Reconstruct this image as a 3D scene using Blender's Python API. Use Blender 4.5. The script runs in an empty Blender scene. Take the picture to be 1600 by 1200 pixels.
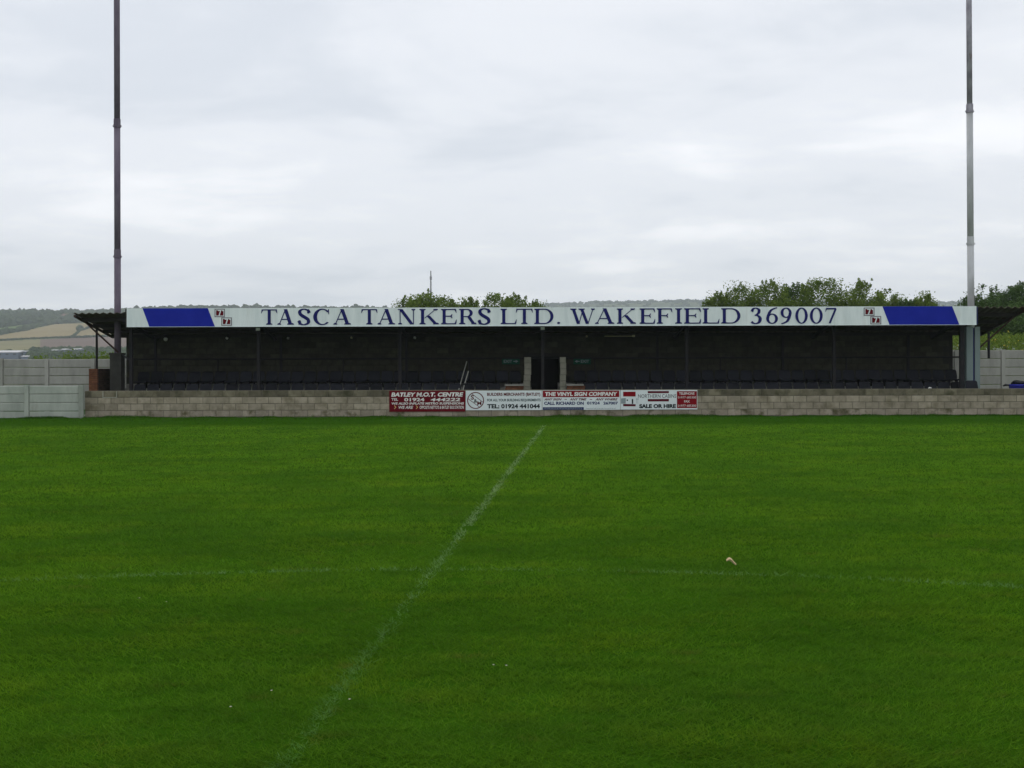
import bpy, bmesh, math, random
import numpy as np
from mathutils import Vector, Matrix, Euler

scn = bpy.context.scene
COL = scn.collection
R = math.radians
FPX = 1690.0            # focal length in photo pixels (1600 wide)
EYE = 1.70
HOR = 574.0
ROLL = 0.0026

# ------------------------------------------------------------------ camera
cam_d = bpy.data.cameras.new('camera')
cam = bpy.data.objects.new('camera', cam_d)
COL.objects.link(cam)
cam.location = (0, 0, EYE)
cam.rotation_euler = (Matrix.Rotation(R(90), 4, 'X') @ Matrix.Rotation(-ROLL, 4, 'Z')).to_euler()
cam_d.sensor_fit = 'HORIZONTAL'
cam_d.sensor_width = 36.0
cam_d.lens = 36.0 * FPX / 1600.0
cam_d.shift_y = -(600.0 - HOR) / 1600.0
cam_d.clip_start = 0.1
cam_d.clip_end = 9000
scn.camera = cam

# ------------------------------------------------------------------ world, sun, exposure
SUN_EL, SUN_AZ = R(52), R(-35)          # azimuth from +Y (ahead), negative = left
world = bpy.data.worlds.new('World')
scn.world = world
world.use_nodes = True
wt = world.node_tree
wt.nodes.clear()
def wn(t, **k):
    n = wt.nodes.new(t)
    for a, b in k.items():
        setattr(n, a, b)
    return n
wl = wt.links.new
w_out = wn('ShaderNodeOutputWorld')
sky = wn('ShaderNodeTexSky', sky_type='NISHITA', sun_disc=False)
sky.sun_elevation = SUN_EL
sky.sun_rotation = SUN_AZ
bg_sky = wn('ShaderNodeBackground'); bg_sky.inputs[1].default_value = 0.10
wl(sky.outputs[0], bg_sky.inputs[0])
tc = wn('ShaderNodeTexCoord')
sep = wn('ShaderNodeSeparateXYZ'); wl(tc.outputs['Generated'], sep.inputs[0])
def wm(op, a, b=None):
    n = wn('ShaderNodeMath', operation=op)
    for i, v in enumerate((a, b)):
        if v is None: continue
        if isinstance(v, (int, float)): n.inputs[i].default_value = v
        else: wl(v, n.inputs[i])
    return n.outputs[0]
zc = wm('ADD', wm('MAXIMUM', sep.outputs[2], 0.0), 0.14)
cmb = wn('ShaderNodeCombineXYZ')
wl(wm('DIVIDE', sep.outputs[0], zc), cmb.inputs[0])
wl(wm('DIVIDE', sep.outputs[1], zc), cmb.inputs[1])
def wnoise(scale, detail, rough, off, sx=1.0, sy=1.0, dist=0.0):
    mp = wn('ShaderNodeMapping')
    mp.inputs['Location'].default_value = off
    mp.inputs['Scale'].default_value = (sx, sy, 1)
    wl(cmb.outputs[0], mp.inputs[0])
    nz = wn('ShaderNodeTexNoise')
    nz.inputs['Scale'].default_value = scale
    nz.inputs['Detail'].default_value = detail
    nz.inputs['Roughness'].default_value = rough
    nz.inputs['Distortion'].default_value = dist
    wl(mp.outputs[0], nz.inputs['Vector'])
    return nz.outputs['Fac']
n1 = wnoise(0.42, 6, 0.52, (3.1, 1.7, 0), 0.8, 1.0, 0.35)
n2 = wnoise(1.7, 8, 0.55, (8.3, 5.2, 2), 0.85, 1.0, 0.25)
mixn = wm('ADD', wm('MULTIPLY', n1, 0.55), wm('MULTIPLY', n2, 0.45))
ramp = wn('ShaderNodeValToRGB')
cr = ramp.color_ramp
cr.interpolation = 'EASE'
cr.elements[0].position = 0.375; cr.elements[0].color = (0.635, 0.668, 0.722, 1)
cr.elements[1].position = 0.625; cr.elements[1].color = (0.93, 0.935, 0.955, 1)
e = cr.elements.new(0.50); e.color = (0.755, 0.775, 0.815, 1)
wl(mixn, ramp.inputs[0])
bg_cl = wn('ShaderNodeBackground'); bg_cl.inputs[1].default_value = 1.27
wl(ramp.outputs[0], bg_cl.inputs[0])
mx = wn('ShaderNodeMixShader'); mx.inputs[0].default_value = 0.93
wl(bg_sky.outputs[0], mx.inputs[1]); wl(bg_cl.outputs[0], mx.inputs[2])
wl(mx.outputs[0], w_out.inputs[0])

sun_d = bpy.data.lights.new('sun', 'SUN')
sun_d.energy = 0.5
sun_d.angle = R(25)
sun_d.color = (1.0, 0.96, 0.9)
sun = bpy.data.objects.new('sun', sun_d)
COL.objects.link(sun)
sd = Vector((math.sin(SUN_AZ) * math.cos(SUN_EL), math.cos(SUN_AZ) * math.cos(SUN_EL), math.sin(SUN_EL)))
sun.rotation_euler = sd.to_track_quat('Z', 'Y').to_euler()
sun.location = (-30, 20, 40)

scn.view_settings.view_transform = 'Standard'
scn.view_settings.look = 'None'
scn.view_settings.exposure = 0.0
scn.view_settings.gamma = 1.0
scn.view_settings.use_curve_mapping = False
scn.render.engine = 'CYCLES'
scn.cycles.use_denoising = True
scn.cycles.max_bounces = 6
scn.cycles.volume_bounces = 1

# ------------------------------------------------------------------ helpers
rng = np.random.default_rng(7)
rnd = random.Random(11)

def PX(px, Y): return (px - 800.0) * Y / FPX
def PZ(py, Y, px=800.0): return EYE + (HOR - (py + ROLL * (px - 800.0))) * Y / FPX

def mat(name, c1, c2=None, scale=4.0, rough=0.85, bump=0.0, bscale=None, metallic=0.0, rand=0.0,
        detail=5, trans=0.0, stretch=(1, 1, 1), spec=0.3, lo=0.35, hi=0.65, c3=None, s3=1.0, lo3=0.55, hi3=0.75):
    m = bpy.data.materials.new(name)
    m.use_nodes = True
    nt = m.node_tree
    nd, ln = nt.nodes, nt.links.new
    b = nd['Principled BSDF']
    b.inputs['Roughness'].default_value = rough
    b.inputs['Metallic'].default_value = metallic
    b.inputs['Specular IOR Level'].default_value = spec
    b.inputs['Base Color'].default_value = (*c1, 1)
    geo = nd.new('ShaderNodeNewGeometry')
    mp = nd.new('ShaderNodeMapping'); mp.inputs['Scale'].default_value = stretch
    ln(geo.outputs['Position'], mp.inputs[0])
    def noise(sc, det):
        n = nd.new('ShaderNodeTexNoise')
        n.inputs['Scale'].default_value = sc; n.inputs['Detail'].default_value = det
        n.inputs['Roughness'].default_value = 0.6
        ln(mp.outputs[0], n.inputs['Vector']); return n.outputs['Fac']
    def rampf(src, a, bb):
        r = nd.new('ShaderNodeMapRange'); r.inputs[1].default_value = a; r.inputs[2].default_value = bb
        ln(src, r.inputs[0]); return r.outputs[0]
    def mixc(f, a, bcol):
        x = nd.new('ShaderNodeMix'); x.data_type = 'RGBA'
        ln(f, x.inputs[0])
        for idx, v in ((6, a), (7, bcol)):
            if isinstance(v, tuple): x.inputs[idx].default_value = (*v, 1)
            else: ln(v, x.inputs[idx])
        return x.outputs[2]
    out = None
    if c2 is not None:
        out = mixc(rampf(noise(scale, detail), lo, hi), c1, c2)
    if c3 is not None:
        out = mixc(rampf(noise(s3, 4), lo3, hi3), out if out is not None else c1, c3)
    if rand > 0:
        oi = nd.new('ShaderNodeObjectInfo')
        r = nd.new('ShaderNodeMapRange'); r.inputs[3].default_value = 1 - rand; r.inputs[4].default_value = 1 + rand
        ln(oi.outputs['Random'], r.inputs[0])
        x = nd.new('ShaderNodeVectorMath'); x.operation = 'SCALE'
        if out is None: x.inputs[0].default_value = c1
        else: ln(out, x.inputs[0])
        ln(r.outputs[0], x.inputs['Scale']); out = x.outputs[0]
    if out is not None: ln(out, b.inputs['Base Color'])
    if bump > 0:
        bp = nd.new('ShaderNodeBump'); bp.inputs['Strength'].default_value = bump
        bp.inputs['Distance'].default_value = 0.02
        ln(noise(bscale or scale * 3, 4), bp.inputs['Height']); ln(bp.outputs[0], b.inputs['Normal'])
    if trans > 0:
        tr = nd.new('ShaderNodeBsdfTranslucent')
        if out is not None: ln(out, tr.inputs[0])
        else: tr.inputs[0].default_value = (*c1, 1)
        ms = nd.new('ShaderNodeMixShader'); ms.inputs[0].default_value = trans
        ln(b.outputs[0], ms.inputs[1]); ln(tr.outputs[0], ms.inputs[2])
        ln(ms.outputs[0], nd['Material Output'].inputs[0])
    return m

class MB:
    def __init__(s): s.v, s.f, s.m = [], [], []
    def add(s, vs, fs, mi=0):
        o = len(s.v); s.v += [tuple(v) for v in vs]
        s.f += [tuple(i + o for i in f) for f in fs]; s.m += [mi] * len(fs); return s
    def box(s, x0, x1, y0, y1, z0, z1, mi=0):
        return s.add([(x0,y0,z0),(x1,y0,z0),(x1,y1,z0),(x0,y1,z0),(x0,y0,z1),(x1,y0,z1),(x1,y1,z1),(x0,y1,z1)],
                     [(0,3,2,1),(4,5,6,7),(0,1,5,4),(1,2,6,5),(2,3,7,6),(3,0,4,7)], mi)
    def cbox(s, x0, x1, y0, y1, z0, z1, c=0.008, mi=0):
        """box with its front (-Y) edges chamfered"""
        return s.add([(x0,y1,z0),(x1,y1,z0),(x1,y1,z1),(x0,y1,z1),
                      (x0,y0+c,z0),(x1,y0+c,z0),(x1,y0+c,z1),(x0,y0+c,z1),
                      (x0+c,y0,z0+c),(x1-c,y0,z0+c),(x1-c,y0,z1-c),(x0+c,y0,z1-c)],
                     [(1,0,3,2),(0,1,5,4),(1,2,6,5),(2,3,7,6),(3,0,4,7),
                      (4,5,9,8),(5,6,10,9),(6,7,11,10),(7,4,8,11),(8,9,10,11)], mi)
    def tube(s, pts, r, n=8, mi=0, cap=True):
        pts = [Vector(p) for p in pts]
        rs = r if isinstance(r, (list, tuple)) else [r] * len(pts)
        vs, fs = [], []
        for i, p in enumerate(pts):
            d = (pts[min(i+1, len(pts)-1)] - pts[max(i-1, 0)]).normalized()
            a = d.orthogonal().normalized() if i == 0 else (a - d * a.dot(d)).normalized()
            b = d.cross(a)
            for k in range(n):
                t = 2 * math.pi * k / n
                vs.append(p + (a * math.cos(t) + b * math.sin(t)) * rs[i])
        for i in range(len(pts) - 1):
            for k in range(n):
                k2 = (k + 1) % n
                fs.append((i*n+k, i*n+k2, (i+1)*n+k2, (i+1)*n+k))
        if cap:
            fs.append(tuple(range(n))[::-1]); fs.append(tuple((len(pts)-1)*n + k for k in range(n)))
        return s.add(vs, fs, mi)
    def bar(s, p0, p1, w, mi=0):
        return s.tube([p0, p1], w * 0.7071, 4, mi)
    def poly(s, pts, y0, y1, mi=0):
        """polygon in the XZ plane (counter-clockwise seen from -Y), thickened from y0 (front) to y1"""
        n = len(pts)
        vs = [(x, y0, z) for x, z in pts] + [(x, y1, z) for x, z in pts]
        fs = [tuple(range(n)), tuple(range(2*n-1, n-1, -1))]
        for i in range(n):
            j = (i + 1) % n
            fs.append((i, i + n, j + n, j))
        return s.add(vs, fs, mi)
    def mesh(s, name, mats, smooth=False):
        me = bpy.data.meshes.new(name)
        me.from_pydata(s.v, [], s.f)
        for m in (mats if isinstance(mats, (list, tuple)) else [mats]): me.materials.append(m)
        if any(s.m): me.polygons.foreach_set('material_index', s.m)
        if smooth: me.polygons.foreach_set('use_smooth', [True] * len(s.f))
        me.update(); return me
    def build(s, name, mats, parent=None, smooth=False):
        return link(name, s.mesh(name, mats, smooth), parent)

def link(name, me, parent=None, loc=None):
    o = bpy.data.objects.new(name, me); COL.objects.link(o)
    if loc is not None: o.location = loc
    if parent is not None: o.parent = parent
    return o

def tag(o, label=None, cat=None, group=None, kind=None):
    if label: o['label'] = label
    if cat: o['category'] = cat
    if group: o['group'] = group
    if kind: o['kind'] = kind
    return o

def thing(name, label, cat, group=None, loc=(0, 0, 0)):
    o = bpy.data.objects.new(name, None); COL.objects.link(o); o.location = loc
    o.empty_display_size = 0.2
    return tag(o, label, cat, group)

def np_mesh(name, V, F, mats, midx=None, smooth=False):
    """fast mesh from arrays; F is (n,k)"""
    me = bpy.data.meshes.new(name)
    n, k = F.shape
    me.vertices.add(len(V)); me.vertices.foreach_set('co', np.ascontiguousarray(V, np.float32).ravel())
    me.loops.add(n * k); me.loops.foreach_set('vertex_index', np.ascontiguousarray(F, np.int32).ravel())
    me.polygons.add(n); me.polygons.foreach_set('loop_start', np.arange(0, n * k, k, dtype=np.int32))
    for m in (mats if isinstance(mats, (list, tuple)) else [mats]): me.materials.append(m)
    if midx is not None: me.polygons.foreach_set('material_index', np.ascontiguousarray(midx, np.int32))
    me.polygons.foreach_set('use_smooth', np.full(n, smooth))
    me.update(calc_edges=True); me.validate()
    return me

_tab = np.random.default_rng(3).random((256, 256))
def vnoise(x, y):
    xi, yi = np.floor(x).astype(int), np.floor(y).astype(int)
    fx, fy = x - xi, y - yi
    fx, fy = fx*fx*(3-2*fx), fy*fy*(3-2*fy)
    t = lambda a, b: _tab[a % 256, b % 256]
    return (t(xi,yi)*(1-fx)+t(xi+1,yi)*fx)*(1-fy) + (t(xi,yi+1)*(1-fx)+t(xi+1,yi+1)*fx)*fy
def fbm(x, y, o=4):
    s, a, w = 0, 0.5, 0
    for i in range(o):
        s = s + a * vnoise(x * 2**i + 17*i, y * 2**i + 31*i); w += a; a *= 0.5
    return s / w

def leaf_quads(C, size, up=0.0, aspect=0.6):
    """leaf shaped quads (kites) at centres C, random directions; up pulls them upright"""
    n = len(C)
    d = rng.normal(size=(n, 3)); d[:, 2] = np.abs(d[:, 2]) * (0.4 + up) + up * 0.5
    d /= np.linalg.norm(d, axis=1)[:, None]
    q = rng.normal(size=(n, 3)); q = np.cross(d, q); q /= np.linalg.norm(q, axis=1)[:, None] + 1e-9
    L = (size * rng.uniform(0.6, 1.4, n))[:, None]
    nrm = np.cross(d, q)
    V = np.stack([C - d*L*0.5, C + q*L*aspect*0.5 + nrm*L*0.08, C + d*L*0.5, C - q*L*aspect*0.5 + nrm*L*0.08], 1).reshape(-1, 3)
    F = np.arange(n * 4).reshape(n, 4)
    return V, F
# ------------------------------------------------------------------ materials
M = {}
M['soil_grass'] = mat('pitch_turf', (0.022, 0.066, 0.003), (0.032, 0.092, 0.004), 0.7, 1.0, 0.3, 60, detail=8, spec=0.0)
M['ground'] = mat('rough_ground', (0.05, 0.08, 0.02), (0.08, 0.10, 0.035), 0.3, 0.95, spec=0.1)
M['block'] = mat('block_pale', (0.2326, 0.2066, 0.1485), (0.3454, 0.3072, 0.2338), 3.6, 0.92, 0.5, 45, rand=0.13, spec=0.15,
                 c3=(0.1621, 0.1419, 0.0935), s3=2.1, lo3=0.52, hi3=0.72)
M['block_base'] = mat('block_damp', (0.2326, 0.2039, 0.1485), (0.3313, 0.292, 0.231), 3.6, 0.92, 0.5, 45, rand=0.13, spec=0.15,
                 c3=(0.09165, 0.08264, 0.044), s3=2.4, lo3=0.5, hi3=0.66)
M['block_top'] = mat('block_mossy', (0.1129, 0.1029, 0.06831), (0.1732, 0.1568, 0.1088), 4.5, 0.95, 0.5, 45, rand=0.28, spec=0.15,
                 c3=(0.05771, 0.05645, 0.03036), s3=2.4, lo3=0.5, hi3=0.68)
M['mortar'] = mat('mortar', (0.108, 0.09855, 0.0702), (0.1485, 0.135, 0.1013), 6, 0.95, 0.3, 60)
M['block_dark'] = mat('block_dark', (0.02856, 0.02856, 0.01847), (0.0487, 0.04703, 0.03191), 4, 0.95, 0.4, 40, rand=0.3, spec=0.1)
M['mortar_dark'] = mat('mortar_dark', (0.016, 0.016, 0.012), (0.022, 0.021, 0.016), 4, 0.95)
M['pier'] = mat('pier_block', (0.1745, 0.1744, 0.1333), (0.2394, 0.236, 0.1879), 5, 0.92, 0.4, 40, rand=0.12, spec=0.15)
M['brick'] = mat('brick_orange', (0.1056, 0.0432, 0.0216), (0.15, 0.0648, 0.0324), 9, 0.92, 0.4, 60, rand=0.25, spec=0.15)
M['concrete'] = mat('concrete', (0.22, 0.22, 0.19), (0.28, 0.28, 0.245), 3, 0.93, 0.3, 40, spec=0.15)
M['panel'] = mat('fence_panel', (0.2878, 0.3201, 0.278), (0.3861, 0.4142, 0.365), 2.2, 0.93, 0.4, 50, rand=0.07, spec=0.15, stretch=(1, 1, 0.35),
                 c3=(0.2106, 0.2246, 0.1797), s3=1.2, lo3=0.55, hi3=0.78)
M['panel_rear'] = mat('fence_panel_rear', (0.273, 0.2703, 0.2457), (0.3685, 0.3658, 0.3344), 2.2, 0.93, 0.4, 50, rand=0.07, spec=0.15, stretch=(1, 1, 0.35),
                 c3=(0.1706, 0.1665, 0.1297), s3=1.1, lo3=0.55, hi3=0.78)
M['steel_dark'] = mat('steel_dark', (0.014, 0.015, 0.018), (0.024, 0.022, 0.022), 6, 0.7, 0.1, spec=.1)
M['roof_sheet'] = mat('roof_sheet', (0.0924, 0.08064, 0.06048), (0.1428, 0.121, 0.0924), 2.0, 0.9, 0.2, 30, spec=.1, c3=(0.0924, 0.04704, 0.0336), s3=1.4)
M['rust'] = mat('rusty_edge', (0.035, 0.02, 0.015), (0.055, 0.028, 0.02), 6, 0.85, 0.2)
M['timber'] = mat('dark_timber', (0.018, 0.016, 0.014), (0.028, 0.024, 0.02), 5, 0.9)
M['white'] = mat('fascia_white', (0.6624, 0.7416, 0.7344), (0.7704, 0.8424, 0.828), 1.6, 0.6, 0, spec=0.15, stretch=(3.2, 1, .5),
                 c3=(0.576, 0.6264, 0.5904), s3=1.1, lo3=0.56, hi3=0.85)
M['board_white'] = mat('board_white', (0.636, 0.696, 0.702), (0.702, 0.762, 0.768), 2, 0.6, spec=0.12)
M['navy'] = mat('letter_navy', (0.0132, 0.0154, 0.11), (0.0176, 0.0198, 0.132), 4, 0.7, spec=.05)
M['blue'] = mat('panel_blue', (0.0099, 0.01931, 0.2851), (0.0132, 0.02525, 0.3326), 1.5, 0.7, spec=.06)
M['maroon'] = mat('board_maroon', (0.1029, 0.0022, 0.0077), (0.1271, 0.0033, 0.0099), 2, 0.7, spec=.06)
M['red'] = mat('board_red', (0.1925, 0.0033, 0.0088), (0.22, 0.0044, 0.011), 2, 0.7, spec=.06)
M['crimson'] = mat('board_crimson', (0.085, 0.003, 0.012), (0.10, 0.004, 0.015), 2, 0.7, spec=.06)
M['grey_trim'] = mat('grey_trim', (0.19, 0.19, 0.2), None, rough=0.5)
M['text_white'] = mat('text_white', (0.69, 0.7015, 0.667), None, rough=0.7, spec=.1)
M['text_dark'] = mat('text_dark', (0.014, 0.022, 0.024), None, rough=0.7, spec=.05)
M['text_red'] = mat('text_red', (0.105, 0.006, 0.009), None, rough=0.7, spec=.05)
M['text_blue'] = mat('text_blue', (0.022, 0.032, 0.115), None, rough=0.7, spec=.05)
M['text_teal'] = mat('text_teal', (0.04, 0.075, 0.08), None, rough=0.7, spec=.05)
M['text_pale'] = mat('text_pale', (0.25, 0.30, 0.31), None, rough=0.7, spec=.05)
M['yellow'] = mat('chevron_yellow', (0.75, 0.52, 0.2), None, rough=0.5)
M['seat'] = mat('seat_plastic', (0.008316, 0.009282, 0.01386), (0.01361, 0.01499, 0.02016), 3, 0.6, rand=0.4, spec=.12)
M['green_sign'] = mat('sign_green', (0.0056, 0.0805, 0.0455), None, rough=0.6, spec=.1)
M['lamp_white'] = mat('lamp_white', (0.75, 0.77, 0.72), None, rough=0.4)
M['lamp_cream'] = mat('lamp_cream', (0.6, 0.55, 0.32), None, rough=0.4)
M['pole_dark'] = mat('pole_dark', (0.1087, 0.087, 0.1232), (0.1668, 0.1421, 0.1812), 3, 0.8, 0.1, stretch=(1, 1, 0.4))
M['pole_pale'] = mat('pole_pale', (0.351, 0.364, 0.3705), (0.52, 0.533, 0.546), 2.5, 0.55, 0.1, stretch=(1, 1, 0.35),
                     c3=(0.221, 0.182, 0.156), s3=1.6, lo3=0.6, hi3=0.75)
M['pole_weather'] = mat('pole_weather', (0.224, 0.21, 0.252), (0.42, 0.406, 0.455), 5, 0.7, 0.1, stretch=(1, 1, 0.5),
                     c3=(0.14, 0.098, 0.077), s3=2.5, lo3=0.58, hi3=0.7)
M['steel_green'] = mat('steel_greygreen', (0.15, 0.204, 0.198), (0.198, 0.252, 0.24), 2, 0.6, stretch=(1, 1, 0.3))
M['blue_pipe'] = mat('pipe_blue', (0.018, 0.025, 0.10), None, rough=0.6)
M['tub_blue'] = mat('tub_blue', (0.0132, 0.0176, 0.275), (0.0198, 0.0264, 0.33), 4, 0.5)
M['bag'] = mat('black_bag', (0.012, 0.014, 0.015), (0.02, 0.022, 0.022), 8, 0.4)
M['alu'] = mat('pale_rod', (0.36, 0.36, 0.32), None, rough=0.7)
M['paper'] = mat('white_scrap', (0.75, 0.76, 0.74), None, rough=0.7)
M['leaf_tan'] = mat('dry_leaf', (0.60, 0.44, 0.25), (0.72, 0.56, 0.35), 30, 0.8)
M['bark'] = mat('bark', (0.09, 0.075, 0.055), (0.14, 0.12, 0.09), 6, 0.9, 0.4)
M['leaf'] = mat('leaf_green', (0.09811, 0.158, 0.02585), (0.1754, 0.2451, 0.04525), 1.6, 0.8, trans=0.35, spec=0.1, c3=(0.1859, 0.2419, 0.0808), s3=3.0)
M['leaf_dark'] = mat('leaf_dark', (0.05299, 0.1047, 0.02736), (0.09936, 0.1688, 0.04104), 1.6, 0.75, trans=0.3, spec=0.15)
M['leaf_yellow'] = mat('leaf_yellowgreen', (0.091, 0.156, 0.0195), (0.156, 0.221, 0.0325), 2.2, 0.8, trans=0.3, spec=0.15, c3=(0.26, 0.247, 0.039), s3=3.2, lo3=0.58, hi3=0.75)
M['wood_far'] = mat('far_foliage', (0.035, 0.055, 0.025), (0.06, 0.085, 0.035), 0.05, 0.95, spec=0.05)
M['shed_roof'] = mat('shed_roof', (0.496, 0.496, 0.496), None, rough=0.5)
M['shed_wall'] = mat('shed_wall', (0.14, 0.17, 0.22), None, rough=0.8)
M['house_wall'] = mat('house_wall', (0.6, 0.57, 0.52), None, rough=0.8)
M['house_roof'] = mat('house_roof', (0.2, 0.12, 0.1), None, rough=0.8)
M['window_dark'] = mat('window_dark', (0.04, 0.05, 0.06), None, rough=0.3)
# fields on the far hillside
M['f_scrub'] = mat('hill_scrub', (0.06, 0.085, 0.035), (0.10, 0.12, 0.05), 0.03, 0.95, spec=0.05)
M['f_gold'] = mat('hill_stubble', (0.2171, 0.1727, 0.08269), (0.268, 0.2171, 0.1103), 0.012, 0.95, spec=0.05)
M['f_green'] = mat('hill_pasture', (0.085, 0.135, 0.035), (0.115, 0.165, 0.05), 0.015, 0.95, spec=0.05)
M['f_tan'] = mat('hill_tan', (0.184, 0.1709, 0.084), (0.2254, 0.2064, 0.105), 0.012, 0.95, spec=0.05)
M['f_plough'] = mat('hill_plough', (0.15, 0.112, 0.088), (0.175, 0.132, 0.105), 0.012, 0.95, spec=0.05)

# ------------------------------------------------------------------ far terrain
RIDGE_L = [(-900, 84), (-100, 84), (175, 84.5), (300, 92), (600, 89.5), (760, 60), (900, 25), (2600, 20)]
RIDGE_F = [(-900, 70), (560, 70), (700, 88), (860, 97), (930, 99.5), (1000, 101), (1100, 102.5), (1250, 99), (1460, 98), (1700, 97), (2600, 96)]
interp = lambda t, u: np.interp(u, [p[0] for p in t], [p[1] for p in t])
ROWS_L = [(46, None), (600, .19), (700, .34), (1000, .65), (1250, .855), (1500, 1.0), (1700, .86), (2000, .75)]
def terrain_h(u, Y):
    """angular height (photo pixels above eye level) turned into metres"""
    rl, rf = interp(RIDGE_L, u), interp(RIDGE_F, u)
    fr = np.interp(Y, [46, 300, 560, 600, 700, 1000, 1250, 1500, 1700, 2000, 2300, 2500, 2750],
                   [0, 0, 0.12, .19, .34, .65, .855, 1.0, .86, .7, .7, .7, .7])
    ff = np.interp(Y, [46, 560, 1000, 1500, 2000, 2500, 2700, 2800], [0, 0, .15, .4, .7, .98, 1.0, .97])
    a = EYE + fr * rl * Y / FPX
    b = EYE + ff * rf * Y / FPX
    z = np.maximum(a, b)
    near = np.clip((Y - 60) / 300.0, 0, 1)
    return np.where(Y < 360, -0.06 - 2.5 * near * (1 - near), 0) + np.where(Y < 360, near, 1.0) * (z - np.where(Y < 360, 0, 0))
def bank_h(X, Y):
    s = np.clip((X - 12) / 8.0, 0, 1)
    return s * 2.55 * np.clip((Y - 43.8) / 7.5, 0, 1) * np.clip((75 - Y) / 15.0, 0, 1)

def hill_point(px, py):
    """point of the left hillside seen at photo position px,py"""
    h = HOR - (py + ROLL * (px - 800))
    f = h / interp(RIDGE_L, px)
    Y = np.interp(f, [.12, .19, .34, .65, .855, 1.0], [560, 600, 700, 1000, 1250, 1500])
    return Vector((PX(px, Y), float(Y), float(terrain_h(np.float64(px), np.float64(Y)))))

us = np.concatenate([np.arange(-900, -150, 50), np.arange(-150, 330, 3), np.arange(330, 1130, 8), np.arange(1130, 2600, 40)]).astype(float)
Ys = np.concatenate([np.arange(45.5, 80, 2.0), [90, 110, 140, 180, 240, 320, 400, 480, 560], np.linspace(600, 1500, 130), np.linspace(1540, 2800, 40)])
U, YY = np.meshgrid(us, Ys)
XX = (U - 800) * YY / FPX
ZZ = terrain_h(U, YY) + bank_h(XX, YY) + (fbm(XX * .02, YY * .02) - .5) * np.clip((YY - 100) / 900, 0, 1) * 4
V = np.stack([XX, YY, ZZ], -1).reshape(-1, 3)
nr, nc = U.shape
i = (np.arange(nr - 1)[:, None] * nc + np.arange(nc - 1)[None, :]).ravel()
F = np.stack([i, i + 1, i + nc + 1, i + nc], 1)
cu = (U[:-1, :-1] + U[1:, 1:]).ravel() / 2
cY = (YY[:-1, :-1] + YY[1:, 1:]).ravel() / 2
czz = (ZZ[:-1, :-1] + ZZ[1:, 1:]).ravel() / 2
cpy = HOR - (czz - EYE) * FPX / cY - ROLL * (cu - 800)
def inpoly(x, y, P):
    c = np.zeros(len(x), bool); n = len(P)
    for a in range(n):
        x1, y1 = P[a]; x2, y2 = P[(a + 1) % n]
        if y1 == y2: continue
        t = ((y1 > y) != (y2 > y)) & (x < (x2 - x1) * (y - y1) / (y2 - y1) + x1)
        c ^= t
    return c
FIELDS = [('f_gold', [(-200, 534), (-60, 532), (0, 524), (40, 517), (85, 506.5), (135, 505), (200, 505), (260, 507), (260, 523), (150, 525.5), (0, 531.5), (-200, 536)]),
          ('f_tan', [(-200, 537), (0, 532.5), (63, 530.5), (64, 545.5), (0, 548), (-200, 550)]),
          ('f_plough', [(64, 530.5), (150, 526.5), (260, 524), (260, 546), (64, 545)]),
          ('f_green', [(-120, 512), (-20, 515), (25, 509), (70, 506.5), (60, 511), (10, 521), (-120, 523)])]
mats_t = [M['ground'], M['f_scrub']] + [M[k] for k, _ in FIELDS]
mi = np.where(cY < 400, 0, 1)
for k, (nm, P) in enumerate(FIELDS):
    sel = inpoly(cu, cpy, P) & (cY > 600) & (cY < 1480)
    mi[sel] = 2 + k
far_green = (cu > 840) & (cY > 1900) & (fbm(cu * .012 + 3, cY * .004) > .62)
mi[far_green] = 5
tag(link('hills', np_mesh('hills', V, F, mats_t, mi, True)), kind='structure')

g = MB(); g.add([(-2990, -150, -1.2), (2990, -150, -1.2), (2990, 2990, -1.2), (-2990, 2990, -1.2)], [(0, 1, 2, 3)])
tag(g.build('ground', M['ground']), kind='structure')
# pitch sheet with a very gentle undulation
xs = np.linspace(-60, 60, 121); ys = np.linspace(-40, 46, 87)
A, B = np.meshgrid(xs, ys)
V = np.stack([A, B, np.zeros_like(A)], -1).reshape(-1, 3)
i = (np.arange(86)[:, None] * 121 + np.arange(120)[None, :]).ravel()
F = np.stack([i, i + 1, i + 122, i + 121], 1)
tag(link('pitch', np_mesh('pitch', V, F, M['soil_grass'])), kind='structure')

# ------------------------------------------------------------------ air
hz = MB().box(-3400, 3400, -160, 3400, -2.2, 215)
haze = hz.build('haze', [])
tag(haze, kind='stuff')
hm = bpy.data.materials.new('haze'); hm.use_nodes = True
hn = hm.node_tree; hn.nodes.remove(hn.nodes['Principled BSDF'])
pv = hn.nodes.new('ShaderNodeVolumePrincipled')
pv.inputs['Color'].default_value = (0.86, 0.92, 1.0, 1)
pv.inputs['Density'].default_value = 0.00025
hn.links.new(pv.outputs[0], hn.nodes['Material Output'].inputs['Volume'])
haze.data.materials.append(hm)
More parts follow.
